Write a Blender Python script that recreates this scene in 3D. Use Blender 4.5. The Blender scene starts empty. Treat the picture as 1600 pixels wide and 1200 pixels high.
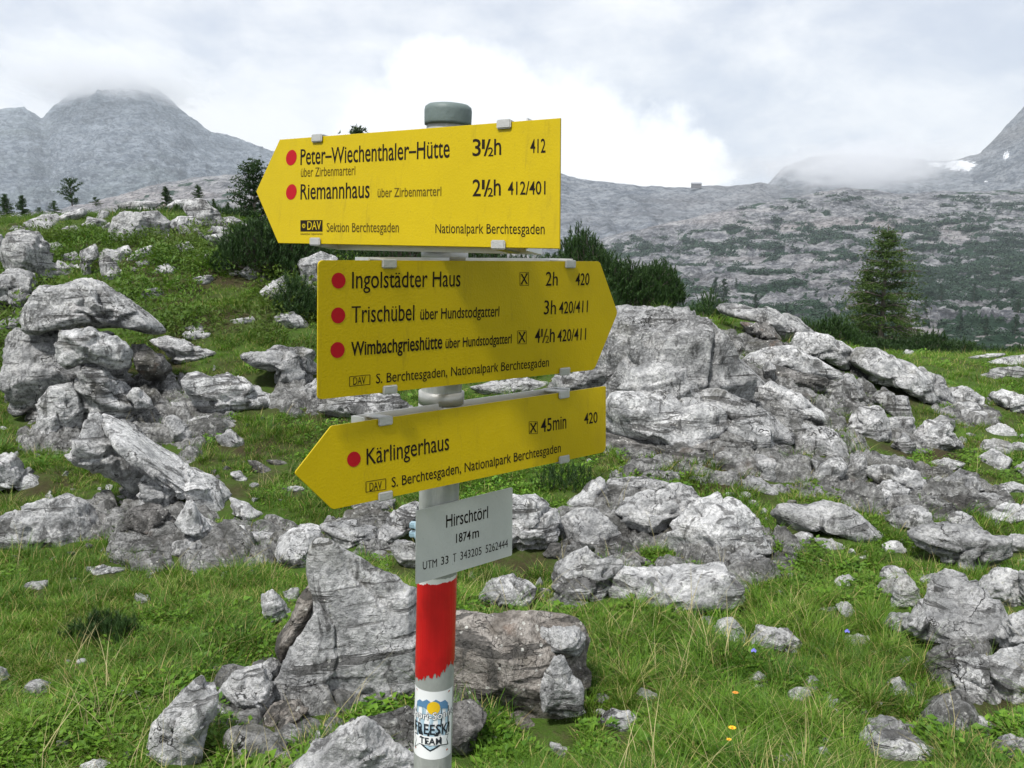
import bpy, bmesh, math, random
import numpy as np
from mathutils import Vector

# ------------------------------------------------------------------ camera, world, sun, exposure
sc = bpy.context.scene
COL = sc.collection
F = 1385.0                                  # focal length in photograph pixels (1600 wide)
PITCH = math.atan((600 - 380) / F)
CZ = 1.75                                   # eye height above the path
cam = bpy.data.cameras.new('camera'); camo = bpy.data.objects.new('camera', cam); COL.objects.link(camo)
cam.sensor_width = 36; cam.lens = 36 * F / 1600; cam.clip_start = 0.05; cam.clip_end = 20000
camo.location = (0, 0, CZ); camo.rotation_euler = (math.pi / 2 - PITCH, 0, 0)
sc.camera = camo
sc.view_settings.view_transform = 'Standard'; sc.view_settings.look = 'None'
sc.view_settings.gamma = 1; sc.view_settings.use_curve_mapping = False
sc.view_settings.exposure = 0.5
sc.render.engine = 'CYCLES'
sc.cycles.use_denoising = True
sc.cycles.max_bounces = 9; sc.cycles.diffuse_bounces = 3; sc.cycles.glossy_bounces = 2
sc.cycles.transmission_bounces = 3; sc.cycles.volume_bounces = 6; sc.cycles.transparent_max_bounces = 8

SUN_EL, SUN_AZ = math.radians(60), math.radians(-144)     # azimuth clockwise from +Y (view direction)
sd = Vector((math.sin(SUN_AZ) * math.cos(SUN_EL), math.cos(SUN_AZ) * math.cos(SUN_EL), math.sin(SUN_EL)))
sun = bpy.data.lights.new('sun', 'SUN'); sun.energy = 3.9; sun.angle = math.radians(8); sun.color = (1, .97, .92)
suno = bpy.data.objects.new('sun', sun); COL.objects.link(suno)
suno.rotation_euler = (-sd).to_track_quat('-Z', 'Y').to_euler()

def ray(px, py):
    u = (px - 800) / F; v = (600 - py) / F
    c, s = math.cos(PITCH), math.sin(PITCH)
    return np.array([u, c + v * s, -s + v * c])
def at(px, py, D):
    r = ray(px, py); return np.array([0, 0, CZ]) + r * (D / r[1])
def slope(py, px=800):
    r = ray(px, py); return r[2] / r[1]
def azim(px, py=380):
    r = ray(px, py); return r[0] / r[1]

class NT:
    """tiny helper for node graphs"""
    def __init__(s, tree): s.t = tree; s.n = tree.nodes; s.l = tree.links
    def new(s, typ, **kw):
        n = s.n.new(typ)
        for k, v in kw.items():
            if k.startswith('_'): setattr(n, k[1:], v)
        for k, v in kw.items():
            if k.startswith('_'): continue
            key = int(k[1:]) if k[0] == 'i' and k[1:].isdigit() else k.replace('__', ' ')
            if isinstance(v, bpy.types.NodeSocket): s.l.new(v, n.inputs[key])
            else: n.inputs[key].default_value = v
        return n
    def math(s, op, a, b=None, clamp=False):
        n = s.n.new('ShaderNodeMath'); n.operation = op; n.use_clamp = clamp
        for i, v in enumerate((a, b)):
            if v is None: continue
            if isinstance(v, bpy.types.NodeSocket): s.l.new(v, n.inputs[i])
            else: n.inputs[i].default_value = v
        return n.outputs[0]
    def mix(s, fac, a, b, mode='MIX'):
        n = s.n.new('ShaderNodeMix'); n.data_type = 'RGBA'; n.blend_type = mode; n.clamp_factor = True
        for i, v in ((0, fac), (6, a), (7, b)):
            if isinstance(v, bpy.types.NodeSocket): s.l.new(v, n.inputs[i])
            elif i == 0: n.inputs[0].default_value = v
            else: n.inputs[i].default_value = (*v, 1) if len(v) == 3 else v
        return n.outputs[2]
    def noise(s, vec, scale, detail=4, rough=.55, dist=0.0):
        return s.new('ShaderNodeTexNoise', Vector=vec, Scale=scale, Detail=detail, Roughness=rough, Distortion=dist).outputs[0]
    def step(s, v, a, b):
        n = s.n.new('ShaderNodeMapRange'); n.interpolation_type = 'SMOOTHSTEP'
        s.l.new(v, n.inputs[0]); n.inputs[1].default_value = a; n.inputs[2].default_value = b
        return n.outputs[0]
    def mapv(s, vec, scale=(1, 1, 1), loc=(0, 0, 0)):
        n = s.n.new('ShaderNodeMapping'); s.l.new(vec, n.inputs[0]); n.inputs[1].default_value = loc; n.inputs[3].default_value = scale
        return n.outputs[0]
    def bump(s, h, dist, strength=1.0, normal=None):
        n = s.new('ShaderNodeBump', Height=h, Distance=dist, Strength=strength)
        if normal is not None: s.l.new(normal, n.inputs['Normal'])
        return n.outputs[0]

world = bpy.data.worlds.new('World'); sc.world = world; world.use_nodes = True
w = NT(world.node_tree); w.n.clear()
sky = w.new('ShaderNodeTexSky'); sky.sky_type = 'NISHITA'; sky.sun_disc = False
sky.sun_elevation = SUN_EL; sky.sun_rotation = SUN_AZ; sky.altitude = 1874
gen = w.new('ShaderNodeTexCoord').outputs['Generated']
nz = w.new('ShaderNodeTexNoise', Vector=gen, Scale=9.0, Detail=8, Roughness=.6)
warp = w.new('ShaderNodeVectorMath', _operation='MULTIPLY_ADD')
w.l.new(nz.outputs['Color'], warp.inputs[0]); warp.inputs[1].default_value = (.13, .13, .13); w.l.new(gen, warp.inputs[2])
wv = w.new('ShaderNodeVectorMath', _operation='SUBTRACT', i0=warp.outputs[0], i1=(.065, .065, .065)).outputs[0]
blob = None
for (bx, by, br) in [(690, 120, 75), (745, 160, 105), (840, 215, 115), (930, 225, 105), (1020, 250, 85), (1090, 275, 60), (640, 250, 130)]:
    c = ray(bx, by); c = c / np.linalg.norm(c)
    d = w.new('ShaderNodeVectorMath', _operation='DISTANCE', i0=wv, i1=tuple(c)).outputs['Value']
    m = w.math('SUBTRACT', 1.0, w.math('DIVIDE', d, br / F))
    blob = m if blob is None else w.math('MAXIMUM', blob, m)
bright = w.step(blob, -.06, .34)
soft = w.noise(w.mapv(gen, (1, 1, 2.2)), 2.6, 6, .55, .4)
soft2 = w.noise(w.mapv(gen, (1, 1, 1.8), (3, 1, 2)), 9, 6, .6, .3)
t = w.step(w.math('ADD', w.math('MULTIPLY', soft, .7), w.math('MULTIPLY', soft2, .3)), .38, .62)
grey = w.mix(t, (.58, .63, .74), (.98, .985, 1.0))
cl = w.mix(w.math('MULTIPLY', bright, .95), grey, (1.14, 1.14, 1.15))
cover = w.math('MULTIPLY_ADD', t, .06); cover.node.inputs[2].default_value = .93
b1 = w.new('ShaderNodeBackground', Color=sky.outputs[0], Strength=.10)
b2 = w.new('ShaderNodeBackground', Color=cl, Strength=.79)
ms = w.new('ShaderNodeMixShader', i0=cover, i1=b1.outputs[0], i2=b2.outputs[0])
w.new('ShaderNodeOutputWorld', Surface=ms.outputs[0])

# ------------------------------------------------------------------ numpy noise and mesh helpers
def h3(ix, iy, iz, seed):
    n = (ix.astype(np.uint32) * np.uint32(374761393) + iy.astype(np.uint32) * np.uint32(668265263) +
         iz.astype(np.uint32) * np.uint32(2147483647) + np.uint32((seed * 974634777) & 0xffffffff))
    n = (n ^ (n >> np.uint32(13))) * np.uint32(1274126177)
    n = (n ^ (n >> np.uint32(15))) * np.uint32(2246822519)
    return ((n ^ (n >> np.uint32(16))).astype(np.float64) / 4294967295.0)
def vnoise(p, seed=0):
    p = np.asarray(p, float); i = np.floor(p).astype(np.int64); f = p - i
    u = f * f * f * (f * (f * 6 - 15) + 10); r = 0
    for dx in (0, 1):
        for dy in (0, 1):
            for dz in (0, 1):
                wgt = (u[..., 0] if dx else 1 - u[..., 0]) * (u[..., 1] if dy else 1 - u[..., 1]) * (u[..., 2] if dz else 1 - u[..., 2])
                r = r + wgt * h3(i[..., 0] + dx, i[..., 1] + dy, i[..., 2] + dz, seed)
    return r * 2 - 1
def fbm(p, seed=0, o=4, g=.5):
    r = 0; a = 1; s = 0; p = np.asarray(p, float)
    for k in range(o):
        r = r + a * vnoise(p * 2.03 ** k + 17.3 * k, seed + k); s += a; a *= g
    return r / s
def ridged(p, seed=0, o=4, g=.5):
    r = 0; a = 1; s = 0; p = np.asarray(p, float)
    for k in range(o):
        r = r + a * (1 - np.abs(vnoise(p * 2.07 ** k + 9.1 * k, seed + k)) * 2); s += a; a *= g
    return r / s

def mesh_from(name, V, Fc, mat=None, smooth=True):
    me = bpy.data.meshes.new(name)
    V = np.asarray(V, np.float32); 
    if isinstance(Fc, np.ndarray):
        k = Fc.shape[1]; m = len(Fc)
        me.vertices.add(len(V)); me.vertices.foreach_set('co', V.ravel())
        me.loops.add(m * k); me.loops.foreach_set('vertex_index', Fc.astype(np.int32).ravel())
        me.polygons.add(m); me.polygons.foreach_set('loop_start', np.arange(0, m * k, k, dtype=np.int32))
        me.polygons.foreach_set('use_smooth', np.full(m, smooth))
        me.update(calc_edges=True)
    else:
        me.from_pydata([tuple(v) for v in V], [], Fc); me.update()
        me.polygons.foreach_set('use_smooth', np.full(len(me.polygons), smooth))
    if mat: me.materials.append(mat)
    return me
def link(name, me, parent=None, loc=(0, 0, 0)):
    o = bpy.data.objects.new(name, me); COL.objects.link(o); o.location = loc
    if parent: o.parent = parent
    return o
def tag(o, label=None, cat=None, group=None, kind=None):
    for k, v in (('label', label), ('category', cat), ('group', group), ('kind', kind)):
        if v: o[k] = v
    return o
def empty(name, loc, label, cat, group=None):
    return tag(link(name, None, None, loc), label, cat, group)
def vattr(me, name, vals):
    a = me.attributes.new(name, 'FLOAT', 'POINT'); a.data.foreach_set('value', np.asarray(vals, np.float32))
def fattr(me, name, vals):
    a = me.attributes.new(name, 'FLOAT', 'FACE'); a.data.foreach_set('value', np.asarray(vals, np.float32))
def grid_faces(nr, nc):
    i = np.arange(nr * nc).reshape(nr, nc)
    return np.stack([i[:-1, :-1].ravel(), i[:-1, 1:].ravel(), i[1:, 1:].ravel(), i[1:, :-1].ravel()], 1)

# ------------------------------------------------------------------ materials
def newmat(name):
    m = bpy.data.materials.new(name); m.use_nodes = True; t = NT(m.node_tree); t.n.clear()
    return m, t
def finish(t, color, rough=.8, metal=0, normal=None, spec=.3, translucent=0, **kw):
    b = t.new('ShaderNodeBsdfPrincipled', Roughness=rough, Metallic=metal)
    b.inputs['Specular IOR Level'].default_value = spec
    if isinstance(color, bpy.types.NodeSocket): t.l.new(color, b.inputs['Base Color'])
    else: b.inputs['Base Color'].default_value = (*color, 1)
    if normal is not None: t.l.new(normal, b.inputs['Normal'])
    out = b.outputs[0]
    if translucent:
        tr = t.new('ShaderNodeBsdfTranslucent', Color=color if isinstance(color, bpy.types.NodeSocket) else (*color, 1))
        out = t.new('ShaderNodeMixShader', i0=translucent, i1=out, i2=tr.outputs[0]).outputs[0]
    t.new('ShaderNodeOutputMaterial', Surface=out)
def plain(name, color, rough=.5, metal=0, spec=.4, var=0.0, scale=30, bump=0):
    m, t = newmat(name); c = color; nrm = None
    pos = t.new('ShaderNodeTexCoord').outputs['Object']
    if var:
        n = t.noise(pos, scale, 5, .6)
        c = t.mix(n, tuple(x * (1 - var) for x in color), tuple(min(1, x * (1 + var)) for x in color))
    if bump: nrm = t.bump(t.noise(pos, scale * 3, 4), bump)
    finish(t, c, rough, metal, nrm, spec)
    return m

def rock_material(name, lo, hi, dark, brown, lichen):
    m, t = newmat(name)
    g = t.new('ShaderNodeNewGeometry'); pos = g.outputs['Position']; rnd = t.new('ShaderNodeObjectInfo').outputs['Random']
    big = t.noise(pos, 1.7, 5, .6, .4); med = t.noise(pos, 9, 6, .62, .3); fine = t.noise(pos, 46, 6, .7); vf = t.noise(pos, 170, 4, .7)
    c = t.mix(t.step(med, .32, .66), lo, hi)
    c = t.mix(t.math('MULTIPLY', t.step(fine, .46, .60), .55), c, tuple(x * .42 for x in lo))
    c = t.mix(t.math('MULTIPLY', t.step(vf, .55, .68), .4), c, tuple(x * .4 for x in lo))
    # dark weathering patches and pits
    dm = t.math('MULTIPLY', t.math('MULTIPLY', t.step(big, .50, .62), t.step(fine, .36, .52)), dark)
    c = t.mix(dm, c, (.075, .075, .072))
    streak = t.noise(t.mapv(pos, (9, 9, 2.4)), 1.0, 5, .65, .5)
    c = t.mix(t.math('MULTIPLY', t.step(streak, .55, .63), .72), c, (.055, .055, .053))
    # iron stains
    bm = t.math('MULTIPLY', t.step(t.noise(t.mapv(pos, (1, 1, 1), (5, 2, 8)), 3.1, 5, .6), .60, .72), brown)
    c = t.mix(bm, c, (.20, .125, .085))
    # bedding lines and damp, mossy tints
    st = t.noise(t.mapv(pos, (2.2, 2.2, 20), (1, 6, 2)), 1.0, 6, .62, .8)
    sl = t.math('MULTIPLY', t.step(st, .560, .605), t.step(t.noise(pos, 1.9, 3), .42, .56))
    c = t.mix(t.math('MULTIPLY', sl, .75), c, (.06, .058, .055))
    c = t.mix(t.math('MULTIPLY', t.step(t.noise(t.mapv(pos, (1, 1, 1), (9, 9, 1)), 2.4, 5, .65), .56, .68), .28), c, (.21, .205, .16))
    # pale lichen specks
    vo = t.new('ShaderNodeTexVoronoi', Vector=pos, Scale=26.0, Randomness=1.0)
    vo.feature = 'F1'
    lm = t.math('MULTIPLY', t.math('LESS_THAN', t.math('ADD', vo.outputs[0], t.math('MULTIPLY', vf, .25)), .30), t.step(med, .44, .56))
    c = t.mix(t.math('MULTIPLY', lm, lichen), c, (.60, .60, .56))
    # hairline cracks
    wp = t.new('ShaderNodeVectorMath', _operation='MULTIPLY_ADD')
    t.l.new(t.new('ShaderNodeTexNoise', Vector=pos, Scale=4.0, Detail=5).outputs['Color'], wp.inputs[0]); wp.inputs[1].default_value = (.5, .5, .5); t.l.new(pos, wp.inputs[2])
    ck = t.new('ShaderNodeTexVoronoi', Vector=t.mapv(wp.outputs[0], (1, 1, 1.7)), Scale=2.6); ck.feature = 'DISTANCE_TO_EDGE'
    crack = t.step(ck.outputs[0], 0.0, .013)
    ck2 = t.new('ShaderNodeTexVoronoi', Vector=t.mapv(wp.outputs[0], (1.3, 1, 1)), Scale=9.0); ck2.feature = 'DISTANCE_TO_EDGE'
    crack2 = t.step(ck2.outputs[0], 0.0, .018)
    gate = t.step(t.noise(pos, 2.3, 3), .52, .62)
    cr = t.math('MAXIMUM', crack, t.math('SUBTRACT', 1.0, gate))
    cr2 = t.math('MAXIMUM', crack2, t.math('ADD', t.step(t.noise(pos, 3.7, 2), .62, .50), .15, True))
    c = t.mix(t.math('SUBTRACT', 1.0, t.math('MULTIPLY', cr, cr2)), c, (.035, .033, .03))
    k = t.math('MULTIPLY_ADD', rnd, .40); k.node.inputs[2].default_value = .78
    c = t.mix(1.0, c, t.new('ShaderNodeCombineColor', i0=k, i1=k, i2=k).outputs[0], 'MULTIPLY')
    h = t.math('ADD', t.math('MULTIPLY', med, .5), t.math('MULTIPLY', fine, .32))
    h = t.math('ADD', h, t.math('MULTIPLY', vf, .08))
    h = t.math('ADD', h, t.math('MULTIPLY', t.math('MULTIPLY', cr, cr2), .25))
    h = t.math('SUBTRACT', h, t.math('MULTIPLY', sl, .22))
    finish(t, c, .9, 0, t.bump(h, .10, 1.0), .15)
    return m
M_rock = rock_material('limestone', (.30, .305, .31), (.70, .70, .70), .50, .12, .9)
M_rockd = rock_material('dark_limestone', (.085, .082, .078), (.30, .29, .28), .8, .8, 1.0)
M_bed = rock_material('gap_shade_bedrock', (.105, .105, .10), (.38, .38, .375), .8, .2, .6)  # darker than the boulders: shade of the gaps put into the colour
M_rust = rock_material('iron_stained_limestone', (.16, .14, .12), (.40, .37, .34), .6, .7, .9)
M_rockp = rock_material('pale_limestone', (.40, .405, .41), (.76, .76, .76), .35, .06, .8)

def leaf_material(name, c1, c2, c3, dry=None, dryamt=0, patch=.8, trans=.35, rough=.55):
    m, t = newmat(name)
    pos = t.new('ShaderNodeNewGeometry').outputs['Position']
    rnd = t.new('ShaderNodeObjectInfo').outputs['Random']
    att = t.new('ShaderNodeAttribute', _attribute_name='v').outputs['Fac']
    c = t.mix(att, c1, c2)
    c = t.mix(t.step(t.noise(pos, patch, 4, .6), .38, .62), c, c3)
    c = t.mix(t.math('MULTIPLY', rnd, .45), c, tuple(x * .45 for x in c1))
    if dry and dryamt:
        dn = t.noise(t.mapv(pos, (1, 1, 1), (7, 3, 1)), 1.3, 4, .6)
        thr = t.math('SUBTRACT', 1 - dryamt, t.math('MULTIPLY', t.step(dn, .4, .7), .22))
        c = t.mix(t.math('GREATER_THAN', att, thr), c, dry)
    finish(t, c, rough, 0, None, .25, trans)
    return m
M_grass = leaf_material('grass_blade', (.048, .145, .010), (.205, .375, .028), (.140, .250, .022), (.42, .37, .14), .07, .9)
M_grassd = leaf_material('dark_grass_blade', (.034, .105, .010), (.115, .240, .018), (.085, .175, .014), (.30, .25, .09), .05, .7)
M_leaf = leaf_material('herb_leaf', (.052, .150, .014), (.190, .350, .028), (.125, .235, .020), (.28, .17, .05), .0, 1.4)
M_heath = leaf_material('heath_leaf', (.055, .135, .012), (.130, .230, .022), (.100, .150, .022), (.20, .12, .05), 0, .6)
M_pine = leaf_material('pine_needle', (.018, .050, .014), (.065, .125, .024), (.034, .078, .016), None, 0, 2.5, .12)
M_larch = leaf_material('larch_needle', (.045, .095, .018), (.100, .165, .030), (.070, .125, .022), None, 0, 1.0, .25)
M_farpine = leaf_material('scrub', (.010, .034, .018), (.042, .085, .036), (.020, .050, .026), None, 0, .02, .05)
M_bark = plain('bark', (.10, .085, .07), .9, var=.4, scale=20, bump=.01)

def ground_material():
    m, t = newmat('ground'); pos = t.new('ShaderNodeNewGeometry').outputs['Position']
    a = t.noise(pos, 1.2, 6, .6); b = t.noise(pos, 22, 5, .7)
    c = t.mix(t.step(a, .35, .6), (.042, .034, .018), (.050, .095, .014))
    c = t.mix(t.math('MULTIPLY', t.step(b, .45, .7), .6), c, (.075, .062, .035))
    finish(t, c, .95, 0, t.bump(b, .03), .1); return m
M_ground = ground_material()

# ------------------------------------------------------------------ the near ground
# control points: photograph pixel and distance; the ground passes through each
CP = [(-300, 1200, 2.6), (0, 1200, 2.65), (400, 1200, 2.7), (800, 1200, 2.8), (1200, 1200, 2.75), (1600, 1200, 2.65), (1900, 1200, 2.6),
      (0, 900, 4.5), (400, 930, 4.3), (800, 930, 4.35), (1200, 930, 4.4), (1600, 930, 4.3), (-300, 930, 4.3), (1900, 930, 4.3),
      (0, 770, 5.9), (200, 700, 7.0), (0, 690, 7.1), (-300, 700, 7.0), (60, 560, 9.2), (100, 450, 11.2), (0, 420, 12.2), (-300, 420, 12),
      (0, 345, 17.5), (200, 333, 16.5), (340, 328, 15.5), (-300, 345, 17), (420, 400, 12.3), (350, 480, 10.0), (470, 470, 10.6),
      (400, 560, 8.8), (300, 570, 8.7), (420, 640, 7.5), (450, 790, 5.9), (600, 700, 6.9), (620, 600, 8.8),
      (700, 500, 10.8), (700, 430, 13.6), (850, 600, 8.6), (880, 488, 13.0), (960, 480, 13.5), (850, 760, 6.2),
      (1000, 745, 6.3), (1050, 620, 7.7), (1000, 485, 9.6), (1180, 500, 10.6), (1180, 740, 6.3), (1200, 620, 7.9), (1300, 545, 10.6),
      (1480, 620, 9.8), (1400, 560, 12.6), (1500, 552, 14.5), (1590, 548, 16.0), (1590, 620, 10.2), (1900, 555, 15),
      (1590, 720, 7.2), (1300, 760, 6.2), (1900, 720, 7.2)]
ca, cd, cz = [], [], []
for px, py, D in CP:
    p = at(px, py, D); ca.append(p[0] / p[1]); cd.append(math.log(p[1])); cz.append(p[2])
for a_, D_, z_ in [(-1.6, 1.2, 0), (-.8, 1.2, 0), (0, 1.2, 0), (.8, 1.2, 0), (1.6, 1.2, 0), (-1.4, 3, .1), (1.4, 3, .0), (-1.4, 8, 1), (1.4, 8, -.2), (-1.4, 18, 2.2), (1.4, 16, -.4),
                   (-1.4, 26, 1.2), (-.6, 24, 1.6), (-.3, 23, 1.1), (0, 22, .3), (.1, 19, -.2), (.25, 17, -.5), (.45, 21, -1.3), (.6, 24, -1.9), (1.4, 24, -2),
                   (-1.4, 45, -3), (-.6, 45, -3), (-.3, 45, -3.5), (0, 45, -4.5), (.3, 45, -6), (.6, 45, -6.5), (1.4, 45, -6),
                   (-1.4, 90, -14), (-.6, 90, -14), (0, 90, -15), (.3, 90, -17), (.6, 90, -17), (1.4, 90, -17)]:
    ca.append(a_); cd.append(math.log(D_)); cz.append(z_)
ca, cd, cz = map(np.array, (ca, cd, cz))
def rbf(r): return r ** 3
Pn = np.stack([ca * 1.6, cd], 1)
K = rbf(np.linalg.norm(Pn[:, None] - Pn[None], axis=2)) ; n_ = len(Pn)
A = np.zeros((n_ + 3, n_ + 3)); A[:n_, :n_] = K - np.eye(n_) * -0.02; A[:n_, n_] = 1; A[:n_, n_ + 1:] = Pn; A[n_:, :n_] = A[:n_, n_:].T
# damp heights with distance so the far control points do not bend the near ground
W_ = np.linalg.solve(A, np.concatenate([cz, [0, 0, 0]]))
def gz(x, y):
    x = np.asarray(x, float); y = np.maximum(np.asarray(y, float), 1.0)
    q = np.stack([x / y * 1.6, np.log(y)], -1); sh = q.shape[:-1]; q = q.reshape(-1, 2)
    out = np.empty(len(q))
    for i in range(0, len(q), 20000):
        k = rbf(np.linalg.norm(q[i:i + 20000, None] - Pn[None], axis=2)); out[i:i + 20000] = k @ W_[:n_] + W_[n_] + q[i:i + 20000] @ W_[n_ + 1:]
    out = out.reshape(sh)
    P3 = np.stack([x, y, np.zeros_like(x)], -1)
    nearf = np.clip((y - .8) / 1.5, 0, 1)
    return out + nearf * (.05 * fbm(P3 * 1.7, 3, 3) + .022 * fbm(P3 * 7, 5, 2))
na, nd = 420, 420
aa = np.linspace(-1.7, 1.7, na); dd_ = np.exp(np.linspace(math.log(.9), math.log(95), nd))
X = aa[None] * dd_[:, None]; Y = np.repeat(dd_[:, None], na, 1); Z = gz(X, Y)
gm = mesh_from('ground', np.stack([X, Y, Z], -1).reshape(-1, 3), grid_faces(nd, na), M_ground)
tag(link('ground', gm), 'dark soil and turf of the rocky alpine slope', None, None, 'structure')
# the path side behind and beside the camera, to where the slope sheet begins
pm = mesh_from('path', [(-60, -60, -.12), (60, -60, -.12), (60, 1.1, -.12), (-60, 1.1, -.12)], [(0, 1, 2, 3)], M_ground)
tag(link('path', pm), 'trodden earth of the path where the photographer stands', None, None, 'structure')
LOGD = np.linspace(math.log(1.6), math.log(40), 500)
def hit(px, py):
    r = ray(px, py); a = r[0] / r[1]; s = r[2] / r[1]; D = np.exp(LOGD)
    z = gz(a * D, D); k = np.where(CZ + s * D < z)[0]
    if len(k) == 0: return 18.0
    return float(D[k[0]])

# ------------------------------------------------------------------ far slopes and mountains
def farmat(name, lo, hi, warm, scrubc, bandscale, thr, snow=False, sc=1.0):
    m, t = newmat(name); pos = t.new('ShaderNodeNewGeometry').outputs['Position']
    v = t.mapv(pos, (.012 * sc, .012 * sc, .05 * sc))
    n1 = t.noise(v, 1.0, 9, .68, .6); n2 = t.noise(t.mapv(pos, (.05 * sc, .05 * sc, .16 * sc)), 1.0, 9, .75, .4)
    n3 = t.noise(t.mapv(pos, (.004 * sc, .004 * sc, .02 * sc), (4, 4, 4)), 1.0, 5, .6)
    c = t.mix(t.step(n2, .38, .62), lo, hi)
    c = t.mix(t.math('MULTIPLY', t.step(n1, .50, .64), .6), c, tuple(x * .42 for x in lo))
    c = t.mix(t.math('MULTIPLY', t.step(n3, .48, .66), .6), c, warm)
    n4 = t.noise(t.mapv(pos, (.22 * sc, .22 * sc, .5 * sc)), 1.0, 6, .75)
    c = t.mix(t.math('MULTIPLY', t.step(n4, .50, .60), .65), c, tuple(x * .30 for x in lo)); c = t.mix(t.math('MULTIPLY', t.step(n4, .46, .38), .5), c, tuple(min(.7, x * 1.35) for x in hi))
    s = t.new('ShaderNodeAttribute', _attribute_name='scrub').outputs['Fac']
    s2 = t.step(t.math('ADD', s, t.math('MULTIPLY', t.math('SUBTRACT', n2, .5), .9)), thr - .05, thr + .05)
    c = t.mix(s2, c, scrubc)
    if snow:
        w_ = t.new('ShaderNodeAttribute', _attribute_name='snow').outputs['Fac']
        c = t.mix(t.step(t.math('ADD', w_, t.math('MULTIPLY', t.math('SUBTRACT', n4, .5), 2.6)), .50, .60), c, (.80, .82, .86))
    finish(t, c, .95, 0, t.bump(t.math('ADD', t.math('ADD', t.math('MULTIPLY', n1, 1.0), t.math('MULTIPLY', n2, .5)), t.math('MULTIPLY', n4, .25)), 9.0 / sc, 1.0), .1)
    return m
def ridge(name, sky_pts, D0, D1, s0, amp, mat, na=500, nr=160, k=1.0, seed=0, drop=.5, label='', band=None, sk=60, Dfun=None, fine=1.0, snowpts=(), gully=0, ledge=0):
    sx = np.array([azim(p[0], p[1]) for p in sky_pts]); ss = np.array([slope(p[1], p[0]) for p in sky_pts])
    a = np.linspace(sx[0], sx[-1], na); top = np.interp(a, sx, ss)
    top = top + .0016 * fine * fbm(np.stack([a * 60, a * 0, a * 0], -1), seed + 9, 4, .6)
    tt = np.concatenate([np.linspace(0, 1, nr) ** .9, 1 + np.linspace(.01, .4, 24)])
    T, AA = np.meshgrid(tt, a, indexing='ij')
    D = D0 + (D1 - D0) * T
    s0a = s0 if np.isscalar(s0) else np.interp(a, [azim(p[0]) for p in s0], [slope(p[1]) for p in s0])
    Sl = s0a + (top - s0a)[None] * np.clip(T, 0, 1) ** k
    Sl = Sl - np.clip(T - 1, 0, 1) * drop
    Xx, Yy = AA * D, D; Zz = CZ + Sl * D
    p = np.stack([Xx, Yy, Zz * 2.0], -1)
    env = np.clip(np.minimum(T * 6, 1), 0, 1) * np.clip((1.02 - T) * 10, .12, 1)
    d = amp * (.55 * ridged(p / sk, seed, 5, .55) - .25) + amp * .35 * ridged(p * np.array([1, 1, 2.5]) / (sk * .3), seed + 3, 4, .6) + amp * .10 * ridged(p / (sk * .07), seed + 6, 2, .6) 
    Zz = Zz + env * d
    if ledge:
        lb = Zz / 6.5 + 1.3 * fbm(p / 150, seed + 80, 3); lf = lb - np.floor(lb); Zz = Zz + env * ledge * (np.where(lf < .75, lf / .75, (1 - lf) / .25) - .5) * (.5 + .9 * np.clip(fbm(p / 60, seed + 81, 2) + .3, 0, 1))
    if gully: Zz = Zz + env * gully * (ridged(np.stack([Xx / 75 + .25 * vnoise(p / 60, 3), Yy / 900, Zz / 500], -1), seed + 70, 4, .55) - .3) - env * gully * .5 * np.abs(((Zz / 26 + .6 * vnoise(p / 200, 4)) % 1) - .5)
    me = mesh_from(name, np.stack([Xx, Yy, Zz], -1).reshape(-1, 3), grid_faces(len(tt), na), mat)
    if band is not None: vattr(me, 'scrub', band(Xx, Yy, Zz, T, AA).ravel())
    else: vattr(me, 'scrub', np.zeros(Xx.size))
    if snowpts:
        sn = np.zeros(Xx.shape)
        for (px, py, rx, ry) in snowpts:
            ax, sy = azim(px, py), slope(py, px)
            sn = np.maximum(sn, np.clip(1.5 - np.sqrt(((AA - ax) / (rx / F)) ** 2 + (((Zz - CZ) / Yy - sy) / (ry / F)) ** 2), 0, 1))
        vattr(me, 'snow', sn.ravel())
    o = link(name, me); tag(o, label, None, None, 'structure')
    return o, (Xx, Yy, Zz, T, AA)

M_mid = farmat('karst_slope', (.095, .10, .115), (.34, .34, .35), (.36, .32, .31), (.020, .046, .026), 1, .5)
M_far = farmat('far_rock', (.10, .115, .14), (.26, .275, .30), (.22, .21, .21), (.05, .075, .055), 1, .62, True, .5)
M_left = farmat('left_rock', (.085, .105, .135), (.26, .29, .33), (.15, .18, .18), (.06, .085, .06), 1, .62, False, .45)

def bandmask(X_, Y_, Z_, T, AA):
    # dwarf pine grows in long ledges across the slope and closes up towards the valley floor
    py_like = 1 - np.clip(T, 0, 1)
    q = np.stack([X_ / 36 + Z_ / 30, Y_ / 70, Z_ / 5.0], -1)
    b = ridged(q, 41, 3, .5) * .5 + .85 * fbm(np.stack([X_ / 13, Y_ / 22, Z_ / 3], -1), 47, 3) + .30 * fbm(np.stack([X_ / 120, Y_ / 120, Z_ / 60], -1), 43, 2)
    right = np.clip((AA - .30) * .9, 0, .18)
    fade = np.clip((T - .80) * 2.5, 0, .5) * (AA < .25)
    return b + .045 + .30 * py_like ** 1.3 + right * np.clip(py_like * 2, 0, 1) - fade
mid, MG = ridge('karst_hillside', [(-900, 480), (300, 470), (600, 440), (760, 425), (860, 402), (960, 366), (1060, 346), (1150, 323), (1250, 306), (1320, 294), (1400, 302), (1500, 299), (1600, 294), (1750, 270), (2100, 260), (2700, 300)],
                110, 950, [(-900, 590), (600, 590), (1000, 575), (1600, 590), (2700, 590)], 13, M_mid, 760, 300, .82, 11, .4,
                'pale karst slope across the valley banded with dwarf pine', bandmask, 70, ledge=4.5)
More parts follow.
